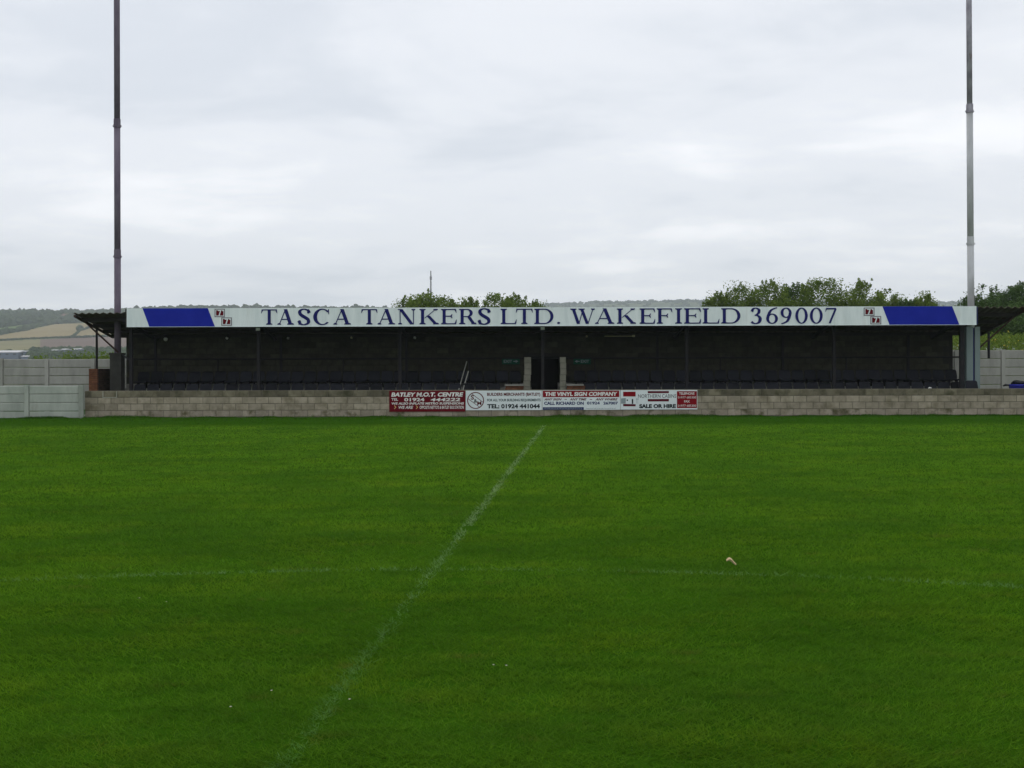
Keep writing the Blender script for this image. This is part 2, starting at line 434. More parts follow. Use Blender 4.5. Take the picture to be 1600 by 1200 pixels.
# ------------------------------------------------------------------ perimeter wall (blocks are parts)
YW = 37.0
wall = thing('perimeter_wall', 'long low pale concrete block wall between the pitch and the grandstand', 'wall', loc=(0, YW, 0))
BP, BH = 0.449, 0.2262
WX0, NB = -14.62, 75
WX1 = WX0 + NB * BP
core = MB().box(WX0 + .012, WX1 - .012, .010, .205, -.1, .932)
core.build('mortar', M['mortar'], wall)
meshes_b = []
for key in ('block_base', 'block', 'block', 'block_top'):
    row = []
    for k in range(3):
        j = [rnd.uniform(-.004, .004) for _ in range(4)]
        row.append(MB().cbox(.006 + j[0] * .4, BP - .007 + j[1] * .4, 0, .215, .006, BH - .007 + j[2] * .4, .011).mesh('block', M[key]))
    meshes_b.append(row)
for c in range(4):
    for k in range(NB):
        x = WX0 + k * BP + (BP / 2 if c % 2 else 0)
        if c % 2 and k == NB - 1: x = WX1 - BP
        if c % 2 and k == NB - 1: continue
        o = link('block', meshes_b[c][rnd.randrange(3)], wall, (x, rnd.uniform(-.004, .004), .028 + c * BH))
    if c % 2:
        half = MB().cbox(.006, BP / 2 - .006, 0, .215, .005, BH - .005, .009).mesh('block', M[('block_base', 'block', 'block', 'block_top')[c]])
        link('block', half, wall, (WX0, 0, .028 + c * BH)); link('block', half, wall, (WX1 - BP / 2, 0, .028 + c * BH))
# painted rectangle on the left end of the wall
po = MB()
xa, xb, za, zb = PX(160, YW), PX(183, YW), PZ(622, YW, 170), PZ(611, YW, 170)
w_ = .035
po.box(xa, xa + w_, -.014, -.006, za, zb); po.box(xb - w_, xb, -.014, -.006, za, zb)
po.box(xa + w_, xb - w_, -.014, -.006, za, za + w_)
tag(po.build('painted_outline', mat('worn_white_paint', (0.24, 0.24, 0.185), (0.31, 0.31, 0.25), 9), wall), 'faint white painted rectangle')

# ------------------------------------------------------------------ lettering tools
def font_mesh(body, bold=0.0):
    cu = bpy.data.curves.new('text', 'FONT'); cu.body = body; cu.size = 1; cu.resolution_u = 3; cu.offset = bold
    o = bpy.data.objects.new('text', cu); COL.objects.link(o)
    dg = bpy.context.evaluated_depsgraph_get(); dg.update()
    me = bpy.data.meshes.new_from_object(o.evaluated_get(dg))
    bpy.data.objects.remove(o); bpy.data.curves.remove(cu)
    return me
def letters(name, body, x0, x1, z0, z1, y, material, parent, bold=0.02, shear=0.0):
    me = font_mesh(body, bold)
    co = np.empty(len(me.vertices) * 3, np.float32); me.vertices.foreach_get('co', co); co = co.reshape(-1, 3)
    mn, mxx = co.min(0), co.max(0)
    u = (co[:, 0] - mn[0]) / (mxx[0] - mn[0]); v = (co[:, 1] - mn[1]) / (mxx[1] - mn[1])
    sh = shear * (z1 - z0)
    X = x0 + u * (x1 - x0 - sh) + v * sh
    out = np.stack([X, np.full(len(X), y), z0 + v * (z1 - z0)], 1).astype(np.float32)
    me.vertices.foreach_set('co', out.ravel())
    me.materials.clear(); me.materials.append(material); me.update()
    return link(name, me, parent)
# serif capitals and figures drawn from stems, hairlines, bowls and serifs (unit height, x from 0 to 1 of the letter's own width)
def glyph_mesh(ch, x0, x1, z0, z1, material, depth=.006):
    W = (x1 - x0) / (z1 - z0)                 # width in units of the height
    TK, HR, SF = .202, .07, .055              # stem, hairline, serif slab
    m = MB(); lay = [0]
    def piece(pts):
        a = sum(p[0] * q[1] - q[0] * p[1] for p, q in zip(pts, pts[1:] + pts[:1]))
        if a < 0: pts = pts[::-1]
        y = -depth - .0003 * lay[0]; lay[0] += 1
        m.poly([(x0 + px / W * (x1 - x0), z0 + pz * (z1 - z0)) for px, pz in pts], y, 0)
    def serif(xl, xr, z, up, ov=.10):
        s = 1 if up else -1                   # up: slab at the foot, bracket rising
        piece([(xl - ov, z), (xr + ov, z), (xr + ov, z + s * SF), (xr + .012, z + s * (SF + .05)), (xl - .012, z + s * (SF + .05)), (xl - ov, z + s * SF)])
    def stem(x, t=TK, a=0, b=1, lo=True, hi=True, ov=.10):
        piece([(x, a), (x + t, a), (x + t, b), (x, b)])
        if lo: serif(x, x + t, a, True, ov)
        if hi: serif(x, x + t, b, False, ov)
    def diag(xa, za, xb, zb, t):              # horizontal thickness t, (xa,za) and (xb,zb) are left edges
        piece([(xa, za), (xa + t, za), (xb + t, zb), (xb, zb)])
    def arm(xa, xb, z, tick, ln):             # hairline arm with a serif tick at its end; tick -1 down, 1 up
        piece([(xa, z), (xb, z), (xb, z + HR), (xa, z + HR)])
        e = z if tick < 0 else z + HR
        piece([(xb - .035, e), (xb + .02, e), (xb + .035 if tick else xb, e + tick * ln), (xb + .01, e + tick * ln), (xb - .09, e)])
    def band(outer, inner):                   # closed strip between two polylines of equal length
        y = -depth - .0003 * lay[0]; lay[0] += 1
        n = len(outer); P = lambda p, yy: (x0 + p[0] / W * (x1 - x0), yy, z0 + p[1] * (z1 - z0))
        vs = [P(p, y) for p in outer] + [P(p, y) for p in inner] + [P(p, 0) for p in outer] + [P(p, 0) for p in inner]
        fs = []
        for i in range(n - 1):
            fs += [(i, n + i, n + i + 1, i + 1), (i, i + 1, 2*n + i + 1, 2*n + i), (n + i + 1, n + i, 3*n + i, 3*n + i + 1)]
        m.add(vs, fs)
    def ell(cx, cz, rx, rz, a0, a1, n=22):
        return [(cx + rx * math.cos(R(a0 + (a1 - a0) * k / n)), cz + rz * math.sin(R(a0 + (a1 - a0) * k / n))) for k in range(n + 1)]
    def pen(pts, thick=TK, thin=HR, n=26, mid=None):
        """smooth path drawn with a broad pen: thick where it runs upright, thin where it runs level"""
        P = [Vector((p[0], p[1])) for p in pts]; P = [P[0] * 2 - P[1]] + P + [P[-1] * 2 - P[-2]]
        C = []
        for i in range(1, len(P) - 2):
            for k in range(5):
                t = k / 5; a, b, c, d = P[i-1:i+3]
                C.append(.5 * ((2*b) + (c-a)*t + (2*a-5*b+4*c-d)*t*t + (3*b-a-3*c+d)*t*t*t))
        C.append(P[-2]); o, inn = [], []
        for i, c in enumerate(C):
            d = (C[min(i+1, len(C)-1)] - C[max(i-1, 0)]).normalized(); nn = Vector((-d.y, d.x))
            s = abs(d.y)
            if mid and d.x * mid > 0 and .2 < i / len(C) < .8: s = max(s, .95)
            w = thin + (thick - thin) * s ** 1.4
            o.append(tuple(c + nn * w / 2)); inn.append(tuple(c - nn * w / 2))
        band(o, inn)
    def bowl(xl, xr, zb, zt):                 # right-hand bowl from a stem
        cz, h = (zb + zt) / 2, (zt - zb) / 2
        o = [(xl, zb)] + ell(xr - (xr - xl) * .62, cz, (xr - xl) * .62, h, -90, 90) + [(xl, zt)]
        i = [(xl, zb + HR)] + ell(xr - (xr - xl) * .62, cz, (xr - xl) * .62 - TK, h - HR, -90, 90) + [(xl, zt - HR)]
        band(o, i)
    if ch == 'T':
        c = W / 2; stem(c - TK / 2, hi=False, b=.97)
        piece([(.03, 1 - HR), (W - .03, 1 - HR), (W - .03, 1), (.03, 1)])
        for s in (0, 1):
            q = [(.0, .74), (.022, .74), (.12, 1 - HR), (.03, 1)]
            piece([(W - x, z) for x, z in q] if s else q)
    elif ch in 'EFL':
        x = .10
        stem(x, hi=ch != 'L', lo=ch == 'F')
        if ch == 'L': serif(x, x + TK, 1, False)
        if ch in 'EF':
            piece([(0, 1 - SF), (x + .02, 1 - SF), (x + .02, 1), (0, 1)])
            arm(x + TK, W - .06, 1 - HR, -1, .19)
            arm(x + TK, W * .68, .49, 1, .11); arm(x + TK, W * .68, .49, -1, .11)
        if ch in 'EL':
            serif(x, x + TK, 0, True); arm(x + TK, W - .05, 0, 1, .24)
    elif ch == 'I': stem(W / 2 - TK / 2, ov=min(.12, W / 2 - TK / 2))
    elif ch == 'D': stem(.10, ov=.10); bowl(.10 + TK, W, 0, 1)
    elif ch == 'R':
        stem(.10); bowl(.10 + TK, W * .80, .46, 1)
        diag(W - .06 - TK, .0, W * .46, .49, TK + .03); serif(W - .06 - TK, W - .04, 0, True, .05)
    elif ch == 'K':
        stem(.10); diag(.10 + TK, .40, W - .26, .97, .07); serif(W - .25, W - .18, 1, False, .11)
        diag(W - .10 - TK, 0, .10 + TK + .14, .56, TK + .04); serif(W - .10 - TK, W - .08, 0, True, .07)
    elif ch == 'A':
        ap = W * .49
        diag(.10, 0, ap - .04, .98, .062); diag(W - .11 - TK - .03, 0, ap - .115, 1.01, TK + .03)
        piece([(.10 + W * .13, .31), (W * .70, .31), (W * .66, .31 + HR), (.10 + W * .155, .31 + HR)])
        serif(.10, .16, 0, True, .09); serif(W - .11 - TK - .03, W - .11, 0, True, .10)
    elif ch == 'N':
        stem(.12, .055, lo=True, hi=False); stem(W - .17, .055, lo=False, hi=True)
        diag(W - .115 - TK - .04, -.0, .06, 1, TK + .04); piece([(0, 1 - SF), (.1, 1 - SF), (.1, 1), (0, 1)])
    elif ch == 'W':
        t = TK; v1, v2 = W * .335, W * .70; md = W * .515
        diag(v1 - t * .55, 0, .10, .97, t); diag(v1 - .0, 0, md - .03, .93, .055)
        diag(v2 - t * .55, 0, W * .40, .97, t); diag(v2 - .0, 0, W - .15, .97, .055)
        serif(.10, .10 + t, 1, False, .10); serif(W * .40, W * .40 + t, 1, False, .10); serif(W - .15, W - .095, 1, False, .10)
    elif ch == 'C':
        o = ell(W * .54, .5, W * .54, .515, 38, 318, 34)
        i = ell(W * .54 + .035, .5, W * .54 - TK + .0, .515 - HR, 40, 316, 34)
        band(o, i)
        piece([(W * .93, .66), (W * .965, .66), (W * .955, .99), (W * .925, .99), (W * .88, .86)])
    elif ch == 'S':
        pen([(W * .90, .74), (W * .82, .90), (W * .50, .985), (W * .20, .90), (W * .15, .74), (W * .30, .60), (W * .62, .45), (W * .84, .31), (W * .82, .12), (W * .50, .015), (W * .20, .08), (W * .07, .27)], TK * 1.05, HR, mid=1)
        piece([(W * .865, .70), (W * .91, .70), (W * .90, 1.0), (W * .865, 1.0), (W * .82, .90)])
        piece([(W * .05, .30), (W * .09, .30), (W * .16, .10), (W * .085, -.0), (W * .055, 0)])
    elif ch == '.':
        piece(ell(W / 2, .5, W / 2, .5, 0, 342, 19))
    elif ch == '0':
        band(ell(W / 2, .5, W * .48, .505, 0, 360, 36), ell(W / 2, .5, W * .48 - TK * .86, .505 - HR, 0, 360, 36))
    elif ch in '69':
        f = (lambda p: p) if ch == '6' else (lambda p: [(W - x, 1 - z) for x, z in p])
        band(f(ell(W * .51, .315, W * .45, .325, 0, 360, 32)), f(ell(W * .51, .315, W * .45 - TK * .86, .325 - HR, 0, 360, 32)))
        pen(f([(W * .06 + TK * .40, .30), (W * .17 + TK * .3, .58), (W * .42, .83), (W * .68, .95), (W * .90, 1.0)]), TK * .9, HR * .8)
    elif ch == '3':
        pen([(W * .08, .76), (W * .22, .93), (W * .46, .975), (W * .70, .88), (W * .70, .70), (W * .52, .57), (W * .34, .53)], TK * .9, HR)
        pen([(W * .34, .53), (W * .62, .50), (W * .82, .34), (W * .74, .12), (W * .48, .015), (W * .22, .04), (W * .05, .13)], TK, HR)
    elif ch == '7':
        piece([(W * .06, .90), (W * .93, .90), (W * .93, 1), (W * .09, 1)]); piece([(W * .02, .76), (W * .055, .76), (W * .14, .90), (W * .09, 1)])
        diag(W * .30, 0, W * .80, .93, .135)
    return m.mesh('letter', material)
def smudge(name, x0, x1, z0, z1, y, material, parent, seed, unit=.03):
    """a line of print too small to read in the photograph: broken upright strokes"""
    r = random.Random(seed); m = MB(); x = x0
    while x < x1 - unit * .5:
        w = unit * r.uniform(.5, 1.0)
        if r.random() < .14: x += unit * .2; continue
        w = min(w, x1 - x)
        if r.random() < .5:
            m.box(x, x + w * .35, y - .001, y + .001, z0, z1); m.box(x + w * .35, x + w, y - .001, y + .001, z1 - (z1 - z0) * .28, z1)
        else:
            m.box(x, x + w * .4, y - .001, y + .001, z0, z1); m.box(x + w * .4, x + w, y - .001, y + .001, z0, z0 + (z1 - z0) * .28)
        x += w + unit * .28
    return m.build(name, material, parent)

# ------------------------------------------------------------------ advertising boards on the wall
YB = YW - .030
def wx(px): return PX(px, YB)
def wz(py, px): return PZ(py, YB, px)
def board(px0, px1, label, material, top=610.5, bot=643.2):
    t = thing('advertising_board', label, 'advertising board', 'advertising boards along the wall', (0, 0, 0))
    MB().box(wx(px0), wx(px1), YB, YB + .018, wz(bot, px0), wz(top, px0)).build('panel', material, t)
    return t
YL = YB - .003
def L(name, body, a, b, t, bt, m, par, **k):
    return letters(name, body, wx(a), wx(b), wz(bt, (a + b) / 2), wz(t, (a + b) / 2), YL, M[m], par, **k)
def rect(name, a, b, t, bt, m, par, y=None):
    y = YL if y is None else y
    p = (a + b) / 2
    return MB().box(wx(a), wx(b), y, YB - .0005, wz(bt, p), wz(t, p)).build(name, M[m], par)
# 1
b1 = board(608, 727, 'maroon board with slanting white lettering, left end of the row on the block wall', M['maroon'], 610.6, 643.4)
L('lettering', 'BATLEY M.O.T. CENTRE', 611, 724, 613.0, 619.8, 'text_white', b1, bold=.045, shear=.25)
L('lettering', 'TEL', 611.5, 622, 622.2, 626.2, 'text_white', b1, bold=.02)
L('lettering', '01924', 631.5, 663, 621.7, 627.2, 'text_white', b1, bold=.03)
L('lettering', '444222', 672, 720, 621.7, 627.0, 'text_white', b1, bold=.03, shear=.3)
L('lettering', 'WE ALSO INFLATE METRO SUSPENSIONS', 611, 725, 628.6, 632.2, 'text_white', b1, bold=.03, shear=.2)
L('lettering', 'WE ARE', 621.5, 645.5, 634.2, 638.8, 'text_white', b1, bold=.025, shear=.25)
L('lettering', "OPPOSITE NETTO'S & BATLEY BUS STATION", 655.5, 724.5, 633.8, 638.9, 'text_white', b1, bold=.02)
for a in (615.5, 649.5):
    z0, z1, x0 = wz(639, a), wz(633.5, a), wx(a); zm = (z0 + z1) / 2; k = .022
    MB().poly([(x0, z0), (x0 + k, z0), (x0 + .075, zm), (x0 + k, z1), (x0, z1), (x0 + .05, zm)], YL, YB - .0005).build('chevron', M['yellow'], b1)
# 2
b2 = board(727.6, 846.6, 'white builders merchants board with a circled S and M badge, on the block wall', M['board_white'], 610.4, 641.0)
def ring(cx, cz, r0, r1, y0, n=36):
    m = MB(); vs = []; fs = []
    for k in range(n):
        t = 2 * math.pi * k / n
        vs += [(cx + r0 * math.cos(t), y0, cz + r0 * math.sin(t)), (cx + r1 * math.cos(t), y0, cz + r1 * math.sin(t))]
    for k in range(n):
        a, b = 2 * k, 2 * ((k + 1) % n)
        fs.append((a, a + 1, b + 1, b))
    return m.add(vs, fs)
cx, cz = wx(743), wz(625.7, 743); rr = 13.2 * YB / FPX
rg = ring(cx, cz, rr * .89, rr, YL)
for s in (1, -1):                   # the two diagonal lines of the badge
    d = Vector((.80, 0, -.60)); nrm = Vector((.60, 0, .80)) * (.36 * rr * s); hl = rr * .84; wv = Vector((.60, 0, .80)) * .009
    c0 = Vector((cx, YL, cz)) + nrm
    rg.add([c0 - d * hl - wv, c0 + d * hl - wv, c0 + d * hl + wv, c0 - d * hl + wv], [(0, 1, 2, 3)])
rg.build('badge_ring', M['text_red'], b2)
L('lettering', 'S', 735.5, 740.5, 617.2, 624.5, 'text_red', b2, bold=.03)
L('lettering', '&', 740.2, 745.6, 623.6, 629.2, 'text_dark', b2, bold=.02)
L('lettering', 'M', 745.5, 752, 627.0, 633.0, 'text_red', b2, bold=.03)
L('lettering', 'BUILDERS MERCHANTS (BATLEY)', 761, 844, 613.6, 619.8, 'text_red', b2, bold=.035)
L('lettering', 'FOR ALL YOUR BUILDING REQUIREMENTS', 761, 844.5, 623.0, 627.8, 'text_teal', b2, bold=.03)
L('lettering', 'TEL: 01924 441044', 761, 843.5, 631.2, 638.3, 'text_dark', b2, bold=.045)
# 3
b3 = board(847.2, 969, 'white board with a red top band and blue lettering, third along the block wall', M['board_white'], 610.0, 640.5)
rect('band', 848, 967.5, 610.4, 620.5, 'red', b3, YB - .0022)
L('lettering', 'THE VINYL SIGN COMPANY', 851, 964.5, 612.4, 618.8, 'text_white', b3, bold=.045, shear=.1)
for w_s, a_, b_ in (('ANY SIGN', 850, 877.5), ('ANY TIME', 890, 916.5), ('ANY WHERE', 930, 965)):
    L('lettering', w_s, a_, b_, 622.2, 625.7, 'text_red', b3, bold=.03, shear=.4)
rect('dash', 882, 885.5, 623.6, 624.5, 'text_red', b3)
rect('dash', 921.5, 925, 623.6, 624.5, 'text_red', b3)
L('lettering', 'CALL RICHARD ON', 850, 912, 627.5, 632.6, 'text_blue', b3, bold=.045)
L('lettering', '01924', 917, 937, 627.5, 632.2, 'text_blue', b3, bold=.04)
L('lettering', '267007', 942.5, 965.5, 627.5, 632.2, 'text_blue', b3, bold=.04)
rect('band', 848, 912, 636.2, 640.3, 'text_blue', b3, YB - .0022)
smudge('lettering', wx(850), wx(910.5), wz(639.4, 880), wz(637.2, 880), YL, M['text_pale'], b3, 3, .05)
smudge('lettering', wx(915), wx(962), wz(639.0, 940), wz(637.4, 940), YL, M['text_pale'], b3, 4, .045)
# 4
b4 = board(969.6, 1089.5, 'white board with a cabin picture and red telephone panel, last on the right', M['board_white'], 609.6, 640.0)
rect('cabin_picture', 973.5, 993, 612.0, 619.5, 'red', b4)
MB().poly([(wx(973.5), wz(634.8, 983)), (wx(993), wz(634.8, 983)), (wx(993), wz(631.6, 983)), (wx(973.5), wz(631.0, 983))], YL, YB - .0005).build('cabin_picture', M['crimson'], b4)
MB().poly([(wx(970.2), wz(630.8, 973)), (wx(977.6), wz(630.4, 973)), (wx(977.6), wz(621.8, 973)), (wx(970.2), wz(622.6, 973))], YL, YB - .0005).build('cabin_picture', M['text_pale'], b4)
rect('cabin_picture', 987, 989.2, 623.5, 631, 'text_dark', b4)
rect('cabin_picture', 979, 981, 624.2, 626.4, 'text_dark', b4)
smudge('cabin_picture', wx(994.2), wx(997.6), wz(630.5, 995), wz(622.5, 995), YL, M['text_pale'], b4, 8, .04)
rect('band', 1012, 1045, 611.0, 614.4, 'crimson', b4)
rect('band', 1012, 1045, 623.4, 627.2, 'crimson', b4)
L('lettering', 'NORTHERN CABINS', 997, 1056.5, 616.0, 621.6, 'text_dark', b4, bold=.0)
L('lettering', 'SALE OR HIRE', 998.6, 1056, 631.3, 637.7, 'text_dark', b4, bold=.055)
rect('telephone_panel', 1057.6, 1088.8, 611.2, 637.6, 'red', b4, YB - .0022)
L('lettering', 'TELEPHONE', 1061, 1085, 612.9, 616.8, 'text_white', b4, bold=.02)
L('lettering', '01977 685300', 1059, 1087.5, 619.3, 622.6, 'text_white', b4, bold=.0)
L('lettering', 'FAX', 1069, 1077.5, 625.4, 629.0, 'text_white', b4, bold=.02)
L('lettering', '01977 685300', 1059, 1087.5, 632.2, 635.6, 'text_white', b4, bold=.0)
# ------------------------------------------------------------------ grandstand
stand = thing('grandstand', 'long low covered seating stand with a white and blue lettered fascia', 'grandstand')
RXL, RXR, RYF, RYB = PX(115, 38.55), 18.35, 38.55, 42.35
def roof_z(x, y):
    t = (x - RXL) / (RXR - RXL); zf = 3.665 + .125 * t
    return zf + (3.0 - zf) * (y - RYF) / (RYB - RYF)
nx = int((RXR - RXL) / .0625); xs = np.linspace(RXL, RXR, nx + 1); ys = np.linspace(RYF, RYB, 5)
prof = np.clip(np.sin((xs - RXL) / .25 * 2 * math.pi) * 1.8, -1, 1) * .026
vs, fs = [], []
for top in (0, 1):
    for y in ys:
        for x, p in zip(xs, prof):
            sag = .012 * math.sin(x * .9) if y == ys[0] else 0
            vs.append((x, y, roof_z(x, y) + p + sag + (.014 if top else 0)))
n1_, nyr = nx + 1, 5
for top in (0, 1):
    o = top * n1_ * nyr
    for j in range(nyr - 1):
        for i in range(nx):
            q = (o+j*n1_+i, o+j*n1_+i+1, o+(j+1)*n1_+i+1, o+(j+1)*n1_+i)
            fs.append(q if top else q[::-1])
o = n1_ * nyr
for i in range(nx):
    fs.append((i, i+1, o+i+1, o+i)); b = (nyr-1)*n1_ + i; fs.append((b+1, b, o+b, o+b+1))
for j in range(nyr - 1):
    a, b = j*n1_, (j+1)*n1_; fs.append((b, a, o+a, o+b)); a += nx; b += nx; fs.append((a, b, o+b, o+a))
MB().add(vs, fs).build('roof', M['roof_sheet'], stand)
def slope_beam(y, w, h, drop):
    m = MB(); a, b = roof_z(RXL, y) - drop, roof_z(RXR, y) - drop
    x0, x1 = RXL + .06, RXR - .06
    return m.add([(x0,y-w/2,a-h),(x1,y-w/2,b-h),(x1,y+w/2,b-h),(x0,y+w/2,a-h),(x0,y-w/2,a),(x1,y-w/2,b),(x1,y+w/2,b),(x0,y+w/2,a)],
                 [(0,3,2,1),(4,5,6,7),(0,1,5,4),(1,2,6,5),(2,3,7,6),(3,0,4,7)])
for y in (39.15, 40.2, 41.2, 42.05):
    slope_beam(y, .075, .13, .034).build('purlin', M['timber'], stand)
for x in (RXL + .03, RXR - .03):
    p0 = Vector((x, RYF + .03, roof_z(x, RYF) - .09)); p1 = Vector((x, RYB - .05, roof_z(x, RYB) - .09))
    MB().bar(p0, p1, .075).build('edge_rail', M['rust'], stand)
COLX = [PX(p, 39.3) for p in (205, 404, 625, 848, 1073, 1303, 1503)]
for k, x in enumerate(COLX):
    w = .055 if k < 6 else .08
    zt = roof_z(x, 39.3) - .32
    MB().box(x-w, x+w, 39.25, 39.36, 0, zt).build('column', M['steel_dark'], stand)
    p0 = Vector((x, 38.62, roof_z(x, 38.62) - .23)); p1 = Vector((x, 42.1, roof_z(x, 42.1) - .23))
    MB().bar(p0, p1, .11).build('rafter', M['steel_dark'], stand)
for k in (1, 3):
    x = COLX[k]
    tag(MB().box(x-.07, x+.07, 39.19, 39.246, 3.06, 3.16).build('bracket', M['lamp_white'], stand), 'white bracket at the column head')
# end braces and drainpipes
MB().bar((RXL + .05, 39.55, roof_z(RXL, 39.55) - .12), (-14.45, 39.72, 2.28), .05).build('brace', M['rust'], stand)
MB().bar((-14.3, 39.72, 2.2), (COLX[0] - .056, 39.36, 1.98), .05).build('brace', M['steel_dark'], stand)
MB().bar((RXR - .08, 39.3, roof_z(RXR, 39.3) - .12), (16.94, 39.6, 2.22), .045).build('brace', M['rust'], stand)
MB().tube([(-15.70, 40.9, 3.22), (-15.70, 40.9, 0.0)], .045, 8).build('drainpipe', M['steel_dark'], stand)
xr = PX(1545, 42.15)
MB().tube([(xr, 42.15, 3.0), (xr, 42.15, PZ(560, 42.15, 1545))], .05, 8).build('drainpipe', M['steel_dark'], stand)

# fascia
YF = 38.40
fz = lambda un: EYE + (HOR - un) * YF / FPX
FT, FB = fz(480.2), fz(509.6)
FX0, FX1 = PX(198, YF), PX(1526, YF)
fas = MB()
nP = 12
for k in range(nP):                       # twelve sheets butted with fine joints
    a = FX0 + (FX1 - FX0) * k / nP; b = FX0 + (FX1 - FX0) * (k + 1) / nP
    dy = rnd.uniform(-.003, .003)
    fas.box(a + .003, b - .003, YF + dy, YF + .02 + dy, FB + .012, FT)
fas.box(FX0, FX1, YF + .024, YF + .06, FB + .03, FT - .03)
fas.box(FX0 - .004, FX1 + .004, YF - .012, YF + .0235, FB, FB + .0115)
fascia = fas.build('fascia_board', M['white'], stand)
MB().box(FX0 - .045, FX0 - .006, YF - .004, YF + .2, FB + .02, FT - .02).build('fascia_end', M['timber'], stand)
MB().box(FX1 + .006, FX1 + .045, YF - .004, YF + .2, FB + .02, FT - .02).build('fascia_end', M['blue_pipe'], stand)
yl = YF - .008
for t0, t1, q0, q1 in ((223, 325, 233.5, 336), (1379, 1488, 1390, 1499)):
    MB().poly([(PX(q0, YF), FB + .014), (PX(q1, YF), FB + .014), (PX(t1, YF), FT - .002), (PX(t0, YF), FT - .002)], yl, YF - .0035).build('blue_panel', M['blue'], fascia)
a2 = lambda x: 180 + x / 5.3333
a3 = lambda x: 440 + x / 5.3333
a6 = lambda x: 700 + x / 5.3333
a7 = lambda x: 980 + x / 4.7059
TEXT = [('T', a2(1218), a2(1352)), ('A', a2(1352), a3(105)), ('S', a3(138), a3(240)), ('C', a3(265), a3(402)), ('A', a3(432), a3(580)),
        ('T', a3(665), a3(800)), ('A', a3(800), a3(948)), ('N', a3(970), a3(1118)), ('K', a3(1150), a3(1312)), ('E', a3(1330), a3(1462)), ('R', a3(1480), a6(236)), ('S', a6(252), a6(355)),
        ('L', a6(440), a6(575)), ('T', a6(567), a6(708)), ('D', a6(720), a6(880)), ('.', a6(910), a6(935)),
        ('W', a6(1020), a6(1225)), ('A', a6(1225), a6(1388)), ('K', a6(1408), a7(66)), ('E', a7(92), a7(208)), ('F', a7(218), a7(335)), ('I', a7(345), a7(412)), ('E', a7(420), a7(545)), ('L', a7(555), a7(680)), ('D', a7(692), a7(833)),
        ('3', a7(910), a7(993)), ('6', a7(1017), a7(1113)), ('9', a7(1125), a7(1215)), ('0', a7(1235), a7(1330)), ('0', a7(1342), a7(1440)), ('7', a7(1455), a7(1543))]
ZT, ZB = fz(482.4), fz(506.4)
for ch, xa, xb in TEXT:
    zt = ZT if ch != '.' else ZB + .075
    ov = .012 if ch in 'SC3690' else 0
    me = glyph_mesh(ch, PX(xa, YF), PX(xb, YF), ZB - ov, zt + ov, M['navy'])
    link('letter', me, fascia, (0, YF - .0075, 0))
def emblem(x0, x1, u0, u1):
    X0, X1, Z0, Z1 = PX(x0, YF), PX(x1, YF), fz(u1), fz(u0)
    m = MB(); W, H = X1 - X0, Z1 - Z0
    P = lambda pts: [(X0 + W * a, Z0 + H * b) for a, b in pts]
    m.poly(P([(0,0),(1,0),(1,1),(0,1)]), yl, YF - .0035, 0)
    m.poly(P([(.09,.11),(.91,.11),(.91,.89),(.09,.89)]), yl - .002, yl - .0002, 1)
    m.poly(P([(.155,.19),(.385,.19),(.52,.74),(.36,.72),(.30,.82),(.155,.82)]), yl - .004, yl - .0022, 2)
    m.poly(P([(.50,.19),(.855,.19),(.855,.70),(.78,.70),(.72,.82),(.655,.82)]), yl - .004, yl - .0022, 2)
    m.build('emblem', [M['grey_trim'], M['board_white'], M['maroon']], fascia)
for q in ((335.5, 351.8, 481.2, 494.4), (346, 362.6, 494.8, 507.8), (1349.6, 1366.6, 482.0, 495.0), (1360, 1377, 495.2, 508.4)):
    emblem(*q)

# terracing
for nm, (y0, y1, z) in (('apron', (37.3, 39.42, .06)),):
    MB().box(-15.2, 18.6, y0, y1, -.2, z).build(nm, M['concrete'], stand)
for y0, y1, z in ((39.424, 40.5, .5), (40.504, 41.35, .95), (41.354, 42.19, 1.1)):
    MB().box(-14.75, .72, y0, y1, -.2, z).build('terrace_step', M['concrete'], stand)
    MB().box(1.77, 17.15, y0, y1, -.2, z).build('terrace_step', M['concrete'], stand)
MB().box(.724, 1.766, 39.424, 43.4, -.2, .1).build('passage_floor', M['concrete'], stand)
# back wall
YBW = 42.2
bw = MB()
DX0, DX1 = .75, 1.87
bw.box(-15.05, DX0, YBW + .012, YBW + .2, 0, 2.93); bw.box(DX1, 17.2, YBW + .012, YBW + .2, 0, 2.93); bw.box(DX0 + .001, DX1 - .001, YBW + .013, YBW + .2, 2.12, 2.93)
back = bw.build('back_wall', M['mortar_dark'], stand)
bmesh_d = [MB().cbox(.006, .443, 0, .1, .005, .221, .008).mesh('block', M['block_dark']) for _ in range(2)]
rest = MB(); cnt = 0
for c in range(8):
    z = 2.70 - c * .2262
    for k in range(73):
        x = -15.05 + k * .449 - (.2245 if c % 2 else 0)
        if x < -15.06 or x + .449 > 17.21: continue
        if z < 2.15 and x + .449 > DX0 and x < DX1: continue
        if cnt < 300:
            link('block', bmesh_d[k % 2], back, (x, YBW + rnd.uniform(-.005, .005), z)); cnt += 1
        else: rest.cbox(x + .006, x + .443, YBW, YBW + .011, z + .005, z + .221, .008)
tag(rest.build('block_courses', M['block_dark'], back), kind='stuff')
MB().box(DX0 + .001, DX1 - .001, 43.3, 43.36, .1, 2.129).build('door', mat('dark_door', (.008, .007, .007), spec=.05), stand)
MB().box(DX0 - .12, DX0, YBW + .203, 43.4, 0, 2.9).box(DX1, DX1 + .12, YBW + .203, 43.4, 0, 2.9).box(DX0, DX1, YBW + .203, 43.4, 2.13, 2.3).build('doorway_lining', M['block_dark'], stand)
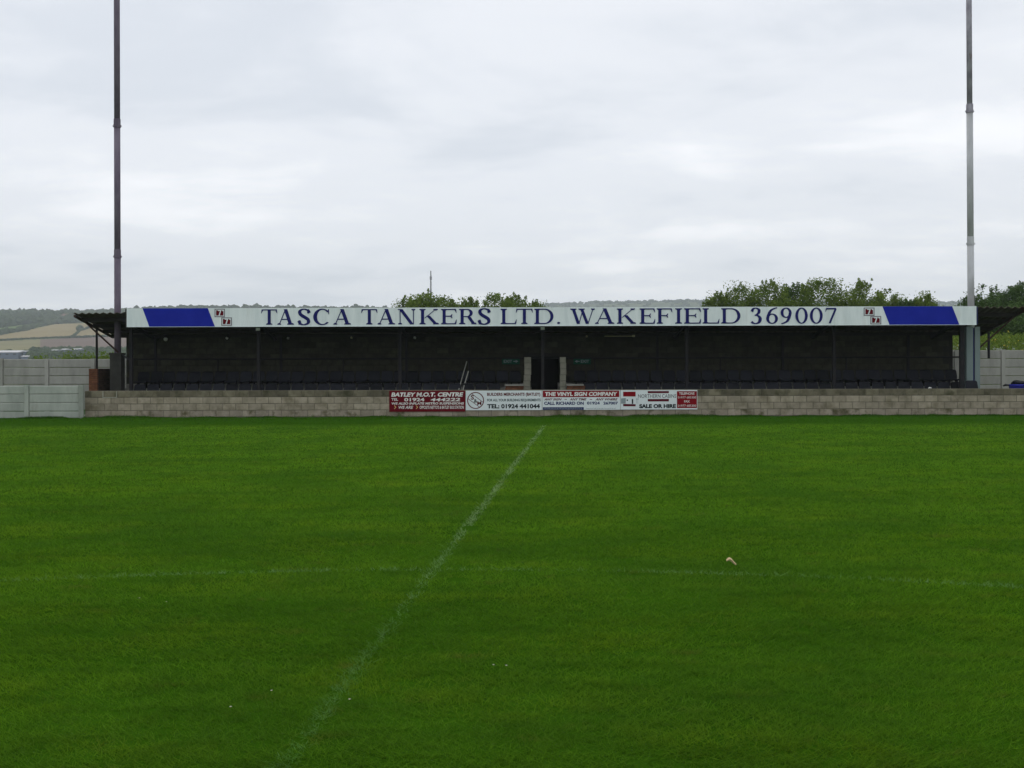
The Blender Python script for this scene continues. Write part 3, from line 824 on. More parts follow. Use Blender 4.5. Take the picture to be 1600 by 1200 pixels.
# rail and posts behind the seats
zr = EYE + 14.3 * 41.45 / FPX
MB().tube([(-14.7, 41.45, zr), (17.3, 41.45, zr)], .03, 8).build('rail', M['steel_dark'], stand)
for k in range(14):
    x = PX(242 + 98.2 * k, 41.45)
    if DX0 - .2 < x < DX1 + .1: continue
    if k % 2 == 0: MB().box(x-.045, x+.045, 41.5, 41.58, 1.1, roof_z(x, 41.55) - .28).build('rear_post', M['steel_dark'], stand)
    else: MB().tube([(x, 41.45, 1.1), (x, 41.45, zr)], .026, 8).build('rail_post', M['steel_dark'], stand)
# block piers at the doorway passage, stub walls beside them
for xa, xb in ((PX(819, 40), PX(830, 40)), (PX(875.2, 40), PX(885, 40))):
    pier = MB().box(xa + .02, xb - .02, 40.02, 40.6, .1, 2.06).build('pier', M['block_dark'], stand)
    for c in range(9):
        s = rnd.uniform(-.012, .012) - (.02 if c < 6 else 0)
        MB().cbox(xa + s, xb + s - .01, 40.0, 40.21, .1 + c * .22 + .004, .1 + (c + 1) * .22 - .004, .008).build('block', M['pier'], pier)
bk = MB().cbox(.003, .222, 0, .1, .004, .068, .004).mesh('brick', M['brick'])
bkh = MB().cbox(.003, .109, 0, .1, .004, .068, .004).mesh('brick', M['brick'])
for xa, xb in ((PX(789.5, 39.9), PX(818.3, 39.9)), (PX(885.6, 39.9), PX(912, 39.9))):
    sw = MB().box(xa + .01, xb - .01, 39.91, 40.1, .5, 1.015).build('stub_wall', M['mortar_dark'], stand)
    for c in range(7):
        for k in range(3):
            link('brick', bk, sw, (xa + k * .225 - (.01 if c % 2 else -.01), 39.9, .505 + c * .0725))
    MB().box(xa - .02, xb, 39.86, 40.12, 1.017, 1.075).build('coping', M['concrete'], sw)

# ------------------------------------------------------------------ seats
def seat_back_mesh():
    pts = []
    def arc(cx, cz, r, a0, a1, n=4):
        for k in range(n + 1):
            t = R(a0 + (a1 - a0) * k / n); pts.append((cx + r * math.cos(t), cz + r * math.sin(t)))
    pts += [(-.20, .23), (.20, .23), (.222, .36)]
    arc(.135, .545, .075, 0, 90); arc(-.135, .545, .075, 90, 180); pts.append((-.222, .36))
    m = MB().poly(pts, 0, .025)
    m.v = [(x, y + .16 + (z - .23) * .22 - .9 * x * x, z) for x, y, z in m.v]
    return m.mesh('backrest', M['seat'])
def seat_pan_mesh():
    m = MB(); n = 6; vs = []; fs = []
    for t in (0, 1):
        for i in range(n + 1):
            x = -.215 + .43 * i / n
            for y, dz in ((-.22, -.02), (-.18, .012), (0, 0), (.15, -.006), (.18, .02)):
                vs.append((x, y, .245 + dz + .5 * x * x - (0.022 if t == 0 else 0)))
    q = 5
    for t in (0, 1):
        o = t * (n + 1) * q
        for i in range(n):
            for j in range(q - 1):
                f = (o+i*q+j, o+(i+1)*q+j, o+(i+1)*q+j+1, o+i*q+j+1); fs.append(f if t else f[::-1])
    return m.add(vs, fs).mesh('seat_pan', M['seat'])
sb, sp_ = seat_back_mesh(), seat_pan_mesh()
br = MB().box(-.16, -.13, -.1, .12, 0, .235).box(.13, .16, -.1, .12, 0, .235).mesh('bracket', M['steel_dark'])
def seat(x, y, z, label, group, proto=[None]):
    if proto[0] is None:
        t = thing('stadium_seat', label, 'seat', group)
        link('backrest', sb, t); link('seat_pan', sp_, t); link('bracket', br, t)
        proto[0] = t
    else:
        src = proto[0]; t = src.copy(); COL.objects.link(t)
        for ch in list(src.children):
            c = ch.copy(); COL.objects.link(c); c.parent = t
        t['label'] = label; t['group'] = group
    t.location = (x, y, z); t.rotation_euler = (0, 0, rnd.uniform(-.03, .03))
    return t
GS = 'navy plastic seats in two rows under the roof'
seat_list = []
def run(px0, px1, y, z, pitch, row):
    x = PX(px0, y)
    while x < PX(px1, y):
        seat_list.append((row, seat(x, y, z + rnd.uniform(-.012, .008), 'seat', GS))); x += pitch
run(216, 789, 39.95, .5, .487, 'front')
run(921, 1500, 39.95, .5, .487, 'front')
run(222, 806, 40.95, .95, .487, 'back')
run(906, 1492, 40.95, .95, .487, 'back')
seat(PX(1522, 39.0), 39.05, .56, 'lone navy plastic seat in front of the grey-green base of the floodlight pole', GS)

# a label for each seat: counted from the nearest roof column, the column named by what is above it
COLN = [(205, 'at the left end'), (404, 'under the first T of TASCA'), (625, 'under the N of TANKERS'), (848, 'in front of the doorway'),
        (1073, 'under the I of WAKEFIELD'), (1303, 'under the final 7'), (1503, 'at the right end')]
ORD = ['first', 'second', 'third', 'fourth', 'fifth', 'sixth', 'seventh', 'eighth', 'ninth']
for row in ('front', 'back'):
    by = {}
    for rw, s in seat_list:
        if rw != row: continue
        px = 800 + FPX * s.location.x / s.location.y
        k = min(range(7), key=lambda q: abs(COLN[q][0] - px))
        by.setdefault((k, px > COLN[k][0]), []).append((abs(px - COLN[k][0]), s))
    for (k, right), L_ in by.items():
        for o_, (_, s) in zip(ORD, sorted(L_, key=lambda q: q[0])):
            s['label'] = 'navy %s row seat, %s %s of the roof column %s' % (row, o_, 'right' if right else 'left', COLN[k][1])

# ------------------------------------------------------------------ lamps, signs, rods
def lamp(px, py, s, m, label):
    t = thing('bulkhead_lamp', label, 'lamp', 'small lamps under the roof', (PX(px, 42.0), 42.0, PZ(py, 42.0, px)))
    MB().box(-s*.9, s*.9, .1, .19, -s*.6, s*.6).build('base', M['steel_dark'], t)
    b = MB().tube([(0, .1, 0), (0, .04, 0), (0, -.02, 0), (0, -.05, 0)], [s, s, s*.75, s*.3], 10); b.build('shade', M[m], t, True)
for a in ((258, 530, .075, 'lamp_white', 'brightest white lamp under the roof, below the left blue panel'),
          (354, 528.3, .05, 'lamp_white', 'small lamp under the roof below the left pair of red emblems'),
          (450, 528.3, .05, 'lamp_white', 'small lamp under the roof below the first A of the fascia lettering'),
          (549, 527.5, .045, 'lamp_cream', 'dim lamp under the roof after the first word on the fascia'),
          (648, 527.5, .055, 'lamp_white', 'dim lamp under the roof below the K of the second word'),
          (917, 525.4, .045, 'lamp_cream', 'dim lamp under the roof below the W on the fascia'),
          (1055, 525, .045, 'lamp_cream', 'dim lamp under the roof below the second E of the last word')):
    lamp(*a)
tl = thing('strip_light', 'thin cream strip light under the roof below the K of the last word', 'lamp', None, (PX(968, 41.95), 41.95, PZ(525.2, 41.95, 968)))
MB().box(-.6, .56, .06, .14, 0, .05).build('housing', M['steel_dark'], tl); MB().tube([(-.58, 0.03, 0), (.5, .03, 0)], .014, 8).build('tube', M['lamp_cream'], tl)
MB().box(.5, .6, -.02, .055, -.03, .04).build('end_cap', M['lamp_cream'], tl)

def exit_sign(px0, px1, py0, py1, right, label):
    Y = 42.12; pm = (px0 + px1) / 2
    x0, x1, z0, z1 = PX(px0, Y), PX(px1, Y), PZ(py1, Y, pm), PZ(py0, Y, pm)
    t = thing('exit_sign', label, 'sign', 'green exit signs beside the doorway', ((x0+x1)/2, Y, (z0+z1)/2))
    w, h = (x1-x0)/2, (z1-z0)/2
    MB().box(-w, w, 0, .02, -h, h).build('panel', M['green_sign'], t)
    s = 1 if right else -1
    letters('lettering', 'EXIT', -w*.82 if right else -w*.15, w*.15 if right else w*.82, -h*.5, h*.5, -.002, M['text_pale'], t, .03)
    pts = [(s*w*.85, 0), (s*w*.55, h*.5), (s*w*.55, h*.15), (s*w*.28, h*.15), (s*w*.28, -h*.15), (s*w*.55, -h*.15), (s*w*.55, -h*.5)]
    MB().poly(pts, -.002, -.0005).build('arrow', M['text_pale'], t)
exit_sign(784.5, 812, 560, 569.2, True, 'green exit sign on the dark back wall left of the doorway')
exit_sign(896, 923, 560, 569.2, False, 'green exit sign on the dark back wall right of the doorway')

def rod(p0, p1, label):
    o = MB().tube([p0, p1], .022, 8).build('leaning_rod', M['alu'])
    tag(o, label, 'rod', 'two pale rods leaning among the seats')
rod((PX(712, 39.6), 39.6, .5), (PX(729.3, 41.38), 41.38, PZ(565, 41.38, 729)), 'longer pale thin rod leaning over the seats above the maroon board')
rod((PX(718.5, 39.6), 39.6, .5), (PX(731.8, 40.7), 40.7, PZ(580, 40.7, 732)), 'shorter pale thin rod leaning beside a longer one among the seats')

# ------------------------------------------------------------------ left brick wall
bx0, bx1 = PX(138.5, 39.1), PX(152, 39.1)
bwall = thing('brick_wall', 'short orange brick wall at the left end of the grandstand', 'wall', loc=(bx0, 39.1, 0))
bwid = bx1 - bx0
MB().box(.012, bwid - .008, .012, 2.3, 0, 1.69).build('mortar', M['mortar_dark'], bwall)
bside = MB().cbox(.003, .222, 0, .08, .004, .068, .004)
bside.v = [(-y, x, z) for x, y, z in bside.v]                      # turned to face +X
bside = bside.mesh('brick', mat('brick_shaded_side', (.035, .024, .018), (.055, .034, .024), 9, .95, .3, 60, rand=.25, spec=.05))  # inner side bricks: shade under the roof painted in as darker brown
for c in range(23):
    z = .005 + c * .0733
    if c % 2: link('brick', bk, bwall, (0, 0, z)); link('brick', bkh, bwall, (bwid - .112, 0, z))
    else: link('brick', bkh, bwall, (0, 0, z)); link('brick', bk, bwall, (bwid - .225, 0, z))
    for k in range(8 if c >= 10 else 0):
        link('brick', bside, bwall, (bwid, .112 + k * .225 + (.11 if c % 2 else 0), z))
MB().box(bwid - .09, bwid - .001, .112, 2.25, 0, .73).build('brick_base', M['brick'], bwall)

# ------------------------------------------------------------------ floodlight poles
def pole(px, Y, label, secs, r, mats, collars, lean=0.0):
    X = PX(px, Y)
    t = thing('floodlight_pole', label, 'pole', 'tall floodlight poles at the ends of the stand', (X, Y, 0))
    for (z0, z1, k, mname) in secs:
        MB().tube([(lean*z0, 0, z0), (lean*z1, 0, z1)], r * k, 14).build('shaft', M[mname], t, True)
    for z, mname in collars:
        m = MB(); m.tube([(lean*z, 0, z - .05), (lean*z, 0, z + .05)], r * 1.13, 14)
        m.tube([(lean*z, 0, z + .05), (lean*z, 0, z + .26)], r * 1.04, 14)
        for s in (-1, 1): m.box(lean*z + s*r*1.18 - .02, lean*z + s*r*1.18 + .02, -.02, .02, z - .02, z + .02)
        m.build('collar', M[mname], t)
    return t
YP = 39.9
zA, zB = PZ(197, YP, 184), PZ(401, YP, 184)
lp = pole(184, YP, 'tall dark floodlight pole behind the left end of the fascia', [(2.26, zB, 1.0, 'pole_dark'), (zB, zA, .95, 'pole_dark'), (zA, 18.5, .90, 'pole_dark')], .118, None, [(zA, 'pole_dark'), (zB, 'pole_dark')])
MB().box(-.22, .19, -.2, .2, 0, 2.2).box(-.25, .22, -.23, .23, 2.2, 2.27).build('base', mat('grey_base', (.028, .028, .024), (.045, .045, .038), 3, .9), lp)
YP2 = 39.6
zC, zD = PZ(174, YP2, 1517), PZ(381, YP2, 1517)
rp = pole(1518, YP2, 'tall pale floodlight pole behind the right end of the fascia', [(3.1, zD, 1.02, 'pole_pale'), (zD, zC, .97, 'pole_pale'), (zC, 18.5, .84, 'pole_weather')], .118, None, [(zC, 'pole_weather'), (zD, 'pole_pale')], -.004)
xo = rp.location.x
MB().box(PX(1508.2, YP2) - xo, PX(1518.2, YP2) - xo, -.12, .12, 0, 3.14).build('base', M['steel_green'], rp)
MB().box(PX(1521.4, YP2) - xo, PX(1529.2, YP2) - xo, -.12, .12, 0, 3.14).build('base', M['steel_green'], rp)
MB().tube([(PX(1519.8, YP2) - xo, -.06, 0), (PX(1519.8, YP2) - xo, -.06, 3.1)], .038, 8).build('pipe', M['blue_pipe'], rp)
MB().box(PX(1518.3, YP2) - xo, PX(1521.3, YP2) - xo, 0, .06, 0, 3.1).build('web', M['steel_dark'], rp)

# ------------------------------------------------------------------ tub and scrap at the right
tb = thing('blue_tub', 'blue plastic tub with a dark bag on top behind the wall at the right edge', 'tub', None, (PX(1591, 38.6), 38.6, 0))
zt = PZ(600.4, 38.6, 1591)
MB().tube([(0,0,.06), (0,0,.1), (0,0,zt-.06), (0,0,zt-.05), (0,0,zt), (0,0,zt)], [.22, .25, .31, .335, .335, .28], 24).build('body', M['tub_blue'], tb, True)
bm_ = MB().tube([(0,0,zt+.002),(.01,.02,zt+.035),(0,0,zt+.06),(.03,0,zt+.075)], [.26,.235,.17,.04], 14)
bm_.v = [(x*(1+.12*math.sin(7*y+9*z)), y, z+.012*math.sin(21*x+5*y)) for x, y, z in bm_.v]
bm_.build('bag', M['bag'], tb, True)
hd = MB().tube([(-.33,0,zt-.03),(-.45,0,zt-.02),(-.54,.02,zt-.06)], [.03,.045,.02], 8).build('bag_tail', M['bag'], tb, True)
pxs = PX(1453, 37.08)
sc_ = MB().tube([(pxs-.06, 37.08, .952), (pxs-.02, 37.07, .965), (pxs+.03, 37.09, .963), (pxs+.06, 37.08, .95)], [.012,.024,.02,.008], 7)
tag(sc_.build('plastic_scrap', M['paper']), 'small crumpled white scrap lying on top of the block wall', 'litter')
# ------------------------------------------------------------------ concrete panel fences
def fence(label, group, posts, Y, ztop, n, ph, m, top_overhang=.02, pw=.075):
    t = thing('concrete_fence', label, 'fence', group, (0, Y, 0))
    zt = ztop
    pm = MB().box(-pw, pw, -.06, .06, -.1, zt + top_overhang).mesh('post', m)
    for x in posts:
        o = link('post', pm, t, (x, 0, rnd.uniform(-.012, .012)))
    for a, b in zip(posts[:-1], posts[1:]):
        pmesh = MB().cbox(0, b - a - 2*pw - .006, 0, .05, .006, ph - .008, .018).mesh('panel', m)
        for k in range(n):
            link('panel', pmesh, t, (a + pw + .003, -.02 + rnd.uniform(-.008, .008), zt - (k + 1) * ph))
    return t
Yl = 36.72
fence('low grey concrete panel fence at the left edge beside the pitch', None, [PX(p, Yl) for p in (-124, -41.5, 42, 127)], Yl, PZ(602.5, Yl, 90), 4, .29, M['panel'])
Yr = 43.0
fence('taller concrete panel fence behind the low one at far left', 'tall concrete panel fences behind the stand', [PX(p, Yr) for p in (-140, -69, 2, 73.5, 145.5, 217)], Yr, PZ(561, Yr, 70), 6, .337, M['panel_rear'])
fence('concrete panel fence beyond the right end of the stand', 'tall concrete panel fences behind the stand', [PX(p, Yr) for p in (1420, 1494, 1567, 1640, 1713)], Yr, PZ(547.0, Yr, 1560), 7, .342, M['panel_rear'])

# ------------------------------------------------------------------ trees
def tree(label, px, ytop, hw, Y, group, m='leaf', seed=0, n_leaf=13000, lsize=.11):
    global rng
    rng = np.random.default_rng(1000 + seed)
    r = random.Random(seed)
    X = PX(px, Y); H = PZ(ytop, Y, px); W = hw * Y / FPX
    g0 = float(bank_h(np.float64(X), np.float64(Y)))
    t = thing('tree', label, 'tree', group, (X, Y, g0))
    H -= g0
    tm = MB()
    tm.tube([(0,0,-.2), (.05,0,H*.2), (.0,.08,H*.42)], [.16, .13, .09], 8)
    tips = []
    for k in range(9):
        a = 2 * math.pi * k / 9 + r.uniform(-.3, .3); q = r.uniform(.45, .95)
        z1 = H * r.uniform(.5, .86) * (1 - .25 * q)
        p0 = Vector((0, 0.05, H * r.uniform(.14, .4))); p2 = Vector((math.cos(a)*W*q, math.sin(a)*W*.8*q, z1))
        pm_ = p0.lerp(p2, .5) + Vector((0, 0, H * .05))
        tm.tube([p0, pm_, p2], [.06, .04, .015], 6); tips.append(p2)
        for _ in range(2):
            p3 = p2 + Vector((r.uniform(-.5,.5), r.uniform(-.5,.5), r.uniform(.1,.7)))
            tm.tube([pm_.lerp(p2, r.uniform(.3, .9)), p3], [.02, .008], 5); tips.append(p3)
    tm.build('trunk', M['bark'], t)
    nc = 60
    C = []
    ce = []
    for k in range(nc):
        d = rng.normal(size=3); d /= np.linalg.norm(d)
        rad = rng.uniform(.55, .97); d[2] = abs(d[2]) if k % 3 else d[2]
        c = np.array([d[0]*W*rad, d[1]*W*.8*rad, H*.58 + d[2]*H*.385*rad])
        if c[2] < H*.12: c[2] = H*rng.uniform(.12, .4)
        ce.append(c)
    ce += [np.array(p) for p in tips]
    for c in ce:
        k = int(n_leaf / len(ce) * rng.uniform(.45, 1.45))
        s = rng.uniform(.18, .36)
        C.append(c + np.clip(rng.normal(size=(k, 3)), -1.7, 1.7) * np.array([s, s, s * .8]))
    for k in range(36):                                   # upright sprays breaking the outline
        u = rng.uniform(-1, 1); v = rng.uniform(-.7, .7)
        if u*u + v*v > 1: continue
        zt = H*.56 + H*.36*math.sqrt(max(0, 1 - u*u*.95 - v*v*.9))
        L_ = rng.uniform(.15, .6); n = int(75 * L_ / .5)
        b = np.array([u*W*.93, v*W*.75, zt - .1]); lean = np.array([u*.35 + rng.normal()*.15, rng.normal()*.15, 1.0])
        tt = rng.uniform(0, 1, n)[:, None]
        C.append(b + lean * tt * L_ + np.clip(rng.normal(size=(n, 3)), -1.6, 1.6) * .12 * (1.2 - tt))
    C = np.concatenate(C)
    C[:, 2] = np.where(C[:, 2] < .15, rng.uniform(.15, H*.4, len(C)), C[:, 2])
    # open the foliage up with holes
    h = fbm(C[:, 0] * 1.3 + seed, (C[:, 2] + C[:, 1] * .7) * 1.3, 3)
    C = C[h > .30]
    V, F = leaf_quads(C, lsize, up=.15, aspect=.62)
    link('crown', np_mesh('crown', V, F, M[m]), t)
    return t
GL, GR = 'trees behind the middle of the stand', 'trees behind the right half of the stand'
TREES = [
 ('bushy tree with a low rounded top behind the A and N of TANKERS', 637, 459, 27, 66, GL, 'leaf'),
 ('tallest tree of the middle clump, beside the thin mast', 664, 449.5, 30, 64, GL, 'leaf'),
 ('small thin tree top behind the R and S of TANKERS, right of the mast', 697, 457, 26, 67, GL, 'leaf'),
 ('wispy low tree top behind the gap before LTD', 733, 460, 22, 66, GL, 'leaf'),
 ('broad bushy tree above the L and T of LTD', 775, 450.5, 36, 65, GL, 'leaf'),
 ('rounded tree above the D of LTD', 808, 456, 28, 67, GL, 'leaf'),
 ('low sparse tree at the right end of the middle clump', 836, 465, 22, 66, GL, 'leaf'),
 ('tree at the left end of the big clump above the L and D of WAKEFIELD', 1122, 451, 27, 66, GR, 'leaf'),
 ('spiky topped tree above the figure 3', 1157, 438, 36, 66, GR, 'leaf'),
 ('dense tree above the figures 6 and 9', 1205, 435.5, 42, 65, GR, 'leaf'),
 ('dark dense tree above the two zeros of the phone number', 1246, 437, 34, 68, GR, 'leaf_dark'),
 ('tallest broad tree above the figure 7', 1284, 431.5, 44, 66, GR, 'leaf'),
 ('upright tree above the right pair of red emblems', 1345, 433.5, 34, 65, GR, 'leaf'),
 ('narrow tree sloping down to the right, above the start of the right blue panel', 1386, 448, 24, 67, GR, 'leaf'),
 ('low bushy tree above the middle of the right blue panel', 1418, 466, 22, 66, GR, 'leaf_dark'),
 ('small sparse tree standing alone above the right end of the blue panel', 1444, 457, 20, 66, GR, 'leaf'),
 ('tree half hidden by the pale floodlight pole', 1521, 458, 22, 66, GR, 'leaf_dark'),
 ('dark tree just right of the pale floodlight pole', 1546, 444, 32, 66, GR, 'leaf_dark'),
 ('tall dark tree at the right edge of the picture', 1590, 440, 34, 64, GR, 'leaf_dark'),
 ('low dark bush under the right end of the stand roof', 1570, 492, 34, 60, GR, 'leaf_dark'),
 ('dark bushy tree low down right of the drainpipe', 1612, 470, 34, 61, GR, 'leaf_dark'),
]
for k, (lb, px, yt, hw, Y, gp, m) in enumerate(TREES):
    tree(lb, px, yt, hw, Y, gp, m, k + 1)

# mast far behind the trees
ms = thing('radio_mast', 'thin grey mast rising above the trees in the middle', 'mast', None, (PX(673.5, 120), 120, 0))
MB().tube([(0,0,0), (0,0,PZ(455,120,673)), (0,0,PZ(423,120,673))], [.12, .09, .06], 8).build('pole', mat('mast_grey', (.3, .31, .33)), ms)
MB().tube([(0,0,PZ(437,120,673)), (0,0,PZ(432,120,673))], .12, 8).build('collar', mat('mast_collar', (.3, .31, .33)), ms)

# bushes beyond the left fence
def bush(label, px, ytop, hw, Y, m, group, seed):
    global rng
    rng = np.random.default_rng(5000 + seed)
    X = PX(px, Y); H = PZ(ytop, Y, px); W = hw * Y / FPX
    t = thing('bush', label, 'bush', group, (X, Y, -.05))
    sm = MB()
    for k in range(6):
        a = k * 1.05; sm.tube([(0,0,0), (math.cos(a)*W*.6, math.sin(a)*.4, H*.75)], [.03, .01], 5)
    sm.build('stem', M['bark'], t)
    C = []
    for k in range(36):
        u = rng.uniform(-1, 1)
        top = H * (.80 + .12 * math.sqrt(max(0, 1 - u*u)))
        c = np.array([u*W, rng.uniform(-.5, .5), rng.uniform(.35, 1) * top])
        C.append(c + rng.normal(size=(70, 3)) * .15)
    C = np.concatenate(C); C = C[(C[:, 2] > .05) & (C[:, 2] < H * 1.04)]
    V, F = leaf_quads(C, .10, up=.3)
    link('foliage', np_mesh('foliage', V, F, M[m]), t)
GB = 'bushes beyond the left fence'
for k, a in enumerate([('low yellowish bush behind the fence, left of the fence post', 58, 556.5, 14, 'leaf_yellow'),
          ('low green bush over the fence right of its middle post', 82, 553.5, 16, 'leaf'),
          ('tallest green bush beyond the left fence', 107, 548, 15, 'leaf'),
          ('green bush between the tallest bush and the drainpipe', 128, 553, 14, 'leaf'),
          ('yellow-brown bush behind the left drainpipe', 146, 550, 11, 'leaf_yellow'),
          ('yellow-green bush between the drainpipe and the pole base', 167, 550, 14, 'leaf_yellow')]):
    bush(a[0], a[1], a[2], a[3], 47.0, a[4], GB, k)

# weeds on the bank beyond the right fence
rng = np.random.default_rng(77)
n = 26000
X = rng.uniform(15.5, 30, n); Y = rng.uniform(44.2, 57, n)
b = bank_h(X, Y)
hgt = .35 + .75 * fbm(X * .8, Y * .8)
C = np.stack([X, Y, b + rng.uniform(0, 1, n) ** .7 * hgt], 1)
V, F = leaf_quads(C, .13, up=.5, aspect=.45)
mi = (rng.uniform(size=n) < .015).astype(np.int32)
tag(link('weeds', np_mesh('weeds', V, F, [M['leaf_yellow'], mat('weed_flower', (.5, .42, .05))], mi)), 'rank yellow-green weeds with yellow flowers on the bank behind the right fence', kind='stuff')

# ------------------------------------------------------------------ far hillside: woods, hedges, buildings
ico = bmesh.new(); bmesh.ops.create_icosphere(ico, subdivisions=2, radius=1)
IV = np.array([v.co[:] for v in ico.verts]); IF = np.array([[v.index for v in f.verts] for f in ico.faces]); ico.free()
def blobs(P, S, name, m, flat=.9, jag=.33):
    n = len(P); k = len(IV)
    V = IV[None] * S[:, None, None] * np.array([1, 1, flat]) * (1 + rng.normal(size=(n, k, 1)) * jag * .6)
    V = V + P[:, None, :] + np.array([0, 0, 1]) * (S * flat * .55)[:, None, None]
    F = (IF[None] + (np.arange(n) * k)[:, None, None]).reshape(-1, 3)
    return np_mesh(name, V.reshape(-1, 3), F, m)
rng = np.random.default_rng(21)
P, S = [], []
def hillpts(n, pxr, pyf, s0, s1):
    for _ in range(n):
        px = rng.uniform(*pxr); lo, hi = pyf(px)
        if hi <= lo: continue
        py = rng.uniform(lo, hi)
        P.append(np.array(hill_point(px, py))); S.append(rng.uniform(s0, s1))
sky_y = lambda px: HOR - interp(RIDGE_L, px) - ROLL * (px - 800)
hedge_y = lambda px: np.interp(px, [-150, 0, 40, 85, 135, 200, 330], [534, 523, 516, 506, 504, 504, 506])
hillpts(1500, (-140, 300), lambda px: (sky_y(px) + .5, hedge_y(px) - (10 if px < 62 else 1.0)), 3.0, 6.5)
hillpts(130, (-140, 70), lambda px: (sky_y(px) + 2, hedge_y(px) - 12), 5.0, 8.0)
# trees along the skyline
for px in np.arange(-140, 640, 2.1):
    if rng.uniform() < .82:
        q = hill_point(px, float(sky_y(px)) + .2); P.append(np.array(q)); S.append(rng.uniform(2.2, 5.0) * (1.3 if rng.uniform() < .12 else 1))
tag(link('hill_woodland', blobs(np.array(P), np.array(S), 'hill_woodland', M['wood_far'])), 'hazy dark woodland along the top of the far hill', kind='stuff')
def hedge(label, pts, s0, s1, step, extra=()):
    PP, SS = [], []
    for (xa, ya), (xb, yb) in zip(pts[:-1], pts[1:]):
        n = max(2, int(abs(xb - xa) + abs(yb - ya)) / step)
        for t in np.linspace(0, 1, int(n)):
            PP.append(np.array(hill_point(xa + (xb - xa) * t, ya + (yb - ya) * t + rng.normal() * .12))); SS.append(rng.uniform(s0, s1))
    for x, y, s in extra: PP.append(np.array(hill_point(x, y))); SS.append(s)
    tag(link('hedge', blobs(np.array(PP), np.array(SS), 'hedge', M['wood_far'], .8)), label, 'hedge', 'hedges between the fields on the hill')
hedge('thick hedge climbing above the golden field on the hill', [(-120, 529), (0, 523), (40, 516), (85, 506), (135, 504), (230, 505)], 2.0, 4.2, 1.2)
hedge('long level hedge across the hillside below the golden field', [(-120, 535), (0, 532.3), (110, 527.3), (240, 523)], .8, 1.3, .8)
hedge('short slanting hedge with one taller tree in the golden field', [(114, 526.5), (124, 518), (140, 511.5), (152, 507.5)], .8, 1.6, .8, [(125, 515.5, 4.2), (126, 514, 3.0)])
P, S = [], []
for k in range(520):
    px = rng.uniform(-60, 230); a, bnd = (545.5, 556) if px > 52 else (553, 559)
    py = rng.uniform(a + (0.5 if px > 52 else 0), bnd)
    h = HOR - (py + ROLL * (px - 800)); Y = np.interp(h / 84.2, [.12, .19, .34], [560, 600, 700])
    Y = min(Y, 690); X_ = PX(px, Y)
    P.append(np.array([X_, Y, float(terrain_h(np.float64(px), np.float64(Y)))])); S.append(rng.uniform(1.0, 2.3))
for k in range(420):
    px = rng.uniform(46, 235); Y = rng.uniform(560, 612)
    P.append(np.array([PX(px, Y), Y, float(terrain_h(np.float64(px), np.float64(Y)))])); S.append(rng.uniform(1.6, 3.0))
tag(link('valley_woodland', blobs(np.array(P), np.array(S), 'valley_woodland', M['wood_far'])), 'hazy dark trees at the foot of the far hill', kind='stuff')
# far ridge tree line on the right
P, S = [], []
for px in np.arange(850, 1560, 2.0):
    if rng.uniform() < .75:
        Y = 2690 + rng.uniform(-60, 10); P.append(np.array([PX(px, Y), Y, float(terrain_h(np.float64(px), np.float64(Y)))])); S.append(rng.uniform(3, 7))
for k in range(420):
    px = rng.uniform(850, 1560); Y = rng.uniform(2250, 2680); P.append(np.array([PX(px, Y), Y, float(terrain_h(np.float64(px), np.float64(Y)))])); S.append(rng.uniform(3, 6))
tag(link('ridge_woodland', blobs(np.array(P), np.array(S), 'ridge_woodland', M['wood_far'], .7)), 'pale blue tree line on the distant ridge', kind='stuff')

def shed(px0, px1, ytop, ybot, Y, label, depth=14):
    x0, x1 = PX(px0, Y), PX(px1, Y); z1 = PZ(ytop, Y, px0); z0 = PZ(ybot, Y, px0) - 4
    t = thing('industrial_shed', label, 'shed', 'white roofed sheds in the valley', ((x0 + x1) / 2, Y, z0))
    w = (x1 - x0) / 2; h = z1 - z0; e = (h - 4) * .62 + 4
    MB().box(-w, w, 0, depth, 0, e).build('wall', M['shed_wall'], t)
    MB().add([(-w-.3, -.3, e + .01), (w+.3, -.3, e + .01), (w+.3, depth*.5, h), (-w-.3, depth*.5, h), (-w-.3, depth+.3, e + .01), (w+.3, depth+.3, e + .01)],
             [(0,1,2,3), (3,2,5,4), (0,3,4), (1,5,2)]).build('roof', M['shed_roof'], t)
    m = MB()
    k = max(1, int(w * 2 / 4))
    for q in range(k):
        xq = -w + (q + .5) * 2 * w / k
        MB().box(xq - .8, xq + .8, -.05, -.005, 4.4 + (e - 4.4) * .15, 4.4 + (e - 4.4) * .6).build('window', M['window_dark'], t)
shed(-18, 28.5, 547.2, 556.5, 596, 'long white roofed shed at the far left edge beyond the fence')
shed(36.5, 40.5, 547.8, 551.5, 600, 'tiny white building right of the long shed', 6)
shed(33, 44, 555.5, 559.5, 575, 'small pale low shed just above the fence', 6)
shed(79, 87, 546, 549.5, 620, 'greyish shed among the valley trees', 8)
shed(95, 102.5, 544.6, 549, 640, 'left of the two bright white roofs in the valley', 8)
shed(111.5, 118.5, 544.4, 549, 642, 'right one of the two bright white roofs in the valley', 8)
shed(121, 125, 544.2, 548, 644, 'small pale roof beside the bright white ones', 6)
def house(px, py, label, w=4.5):
    p = hill_point(px, py)
    t = thing('house', label, 'house', 'houses among the hill trees', (p.x, p.y - 9, p.z))
    MB().box(-w, w, 0, 7, -3, 5).build('wall', M['house_wall'], t)
    MB().add([(-w-.4,-.4,5),(w+.4,-.4,5),(w+.4,3.5,8),(-w-.4,3.5,8),(-w-.4,7.4,5),(w+.4,7.4,5)], [(0,1,2,3),(3,2,5,4),(0,3,4),(1,5,2)]).build('roof', M['house_roof'], t)
    for xq in (-w*.5, w*.5): MB().box(xq-.6, xq+.6, -.06, -.005, 2.5, 4).build('window', M['window_dark'], t)
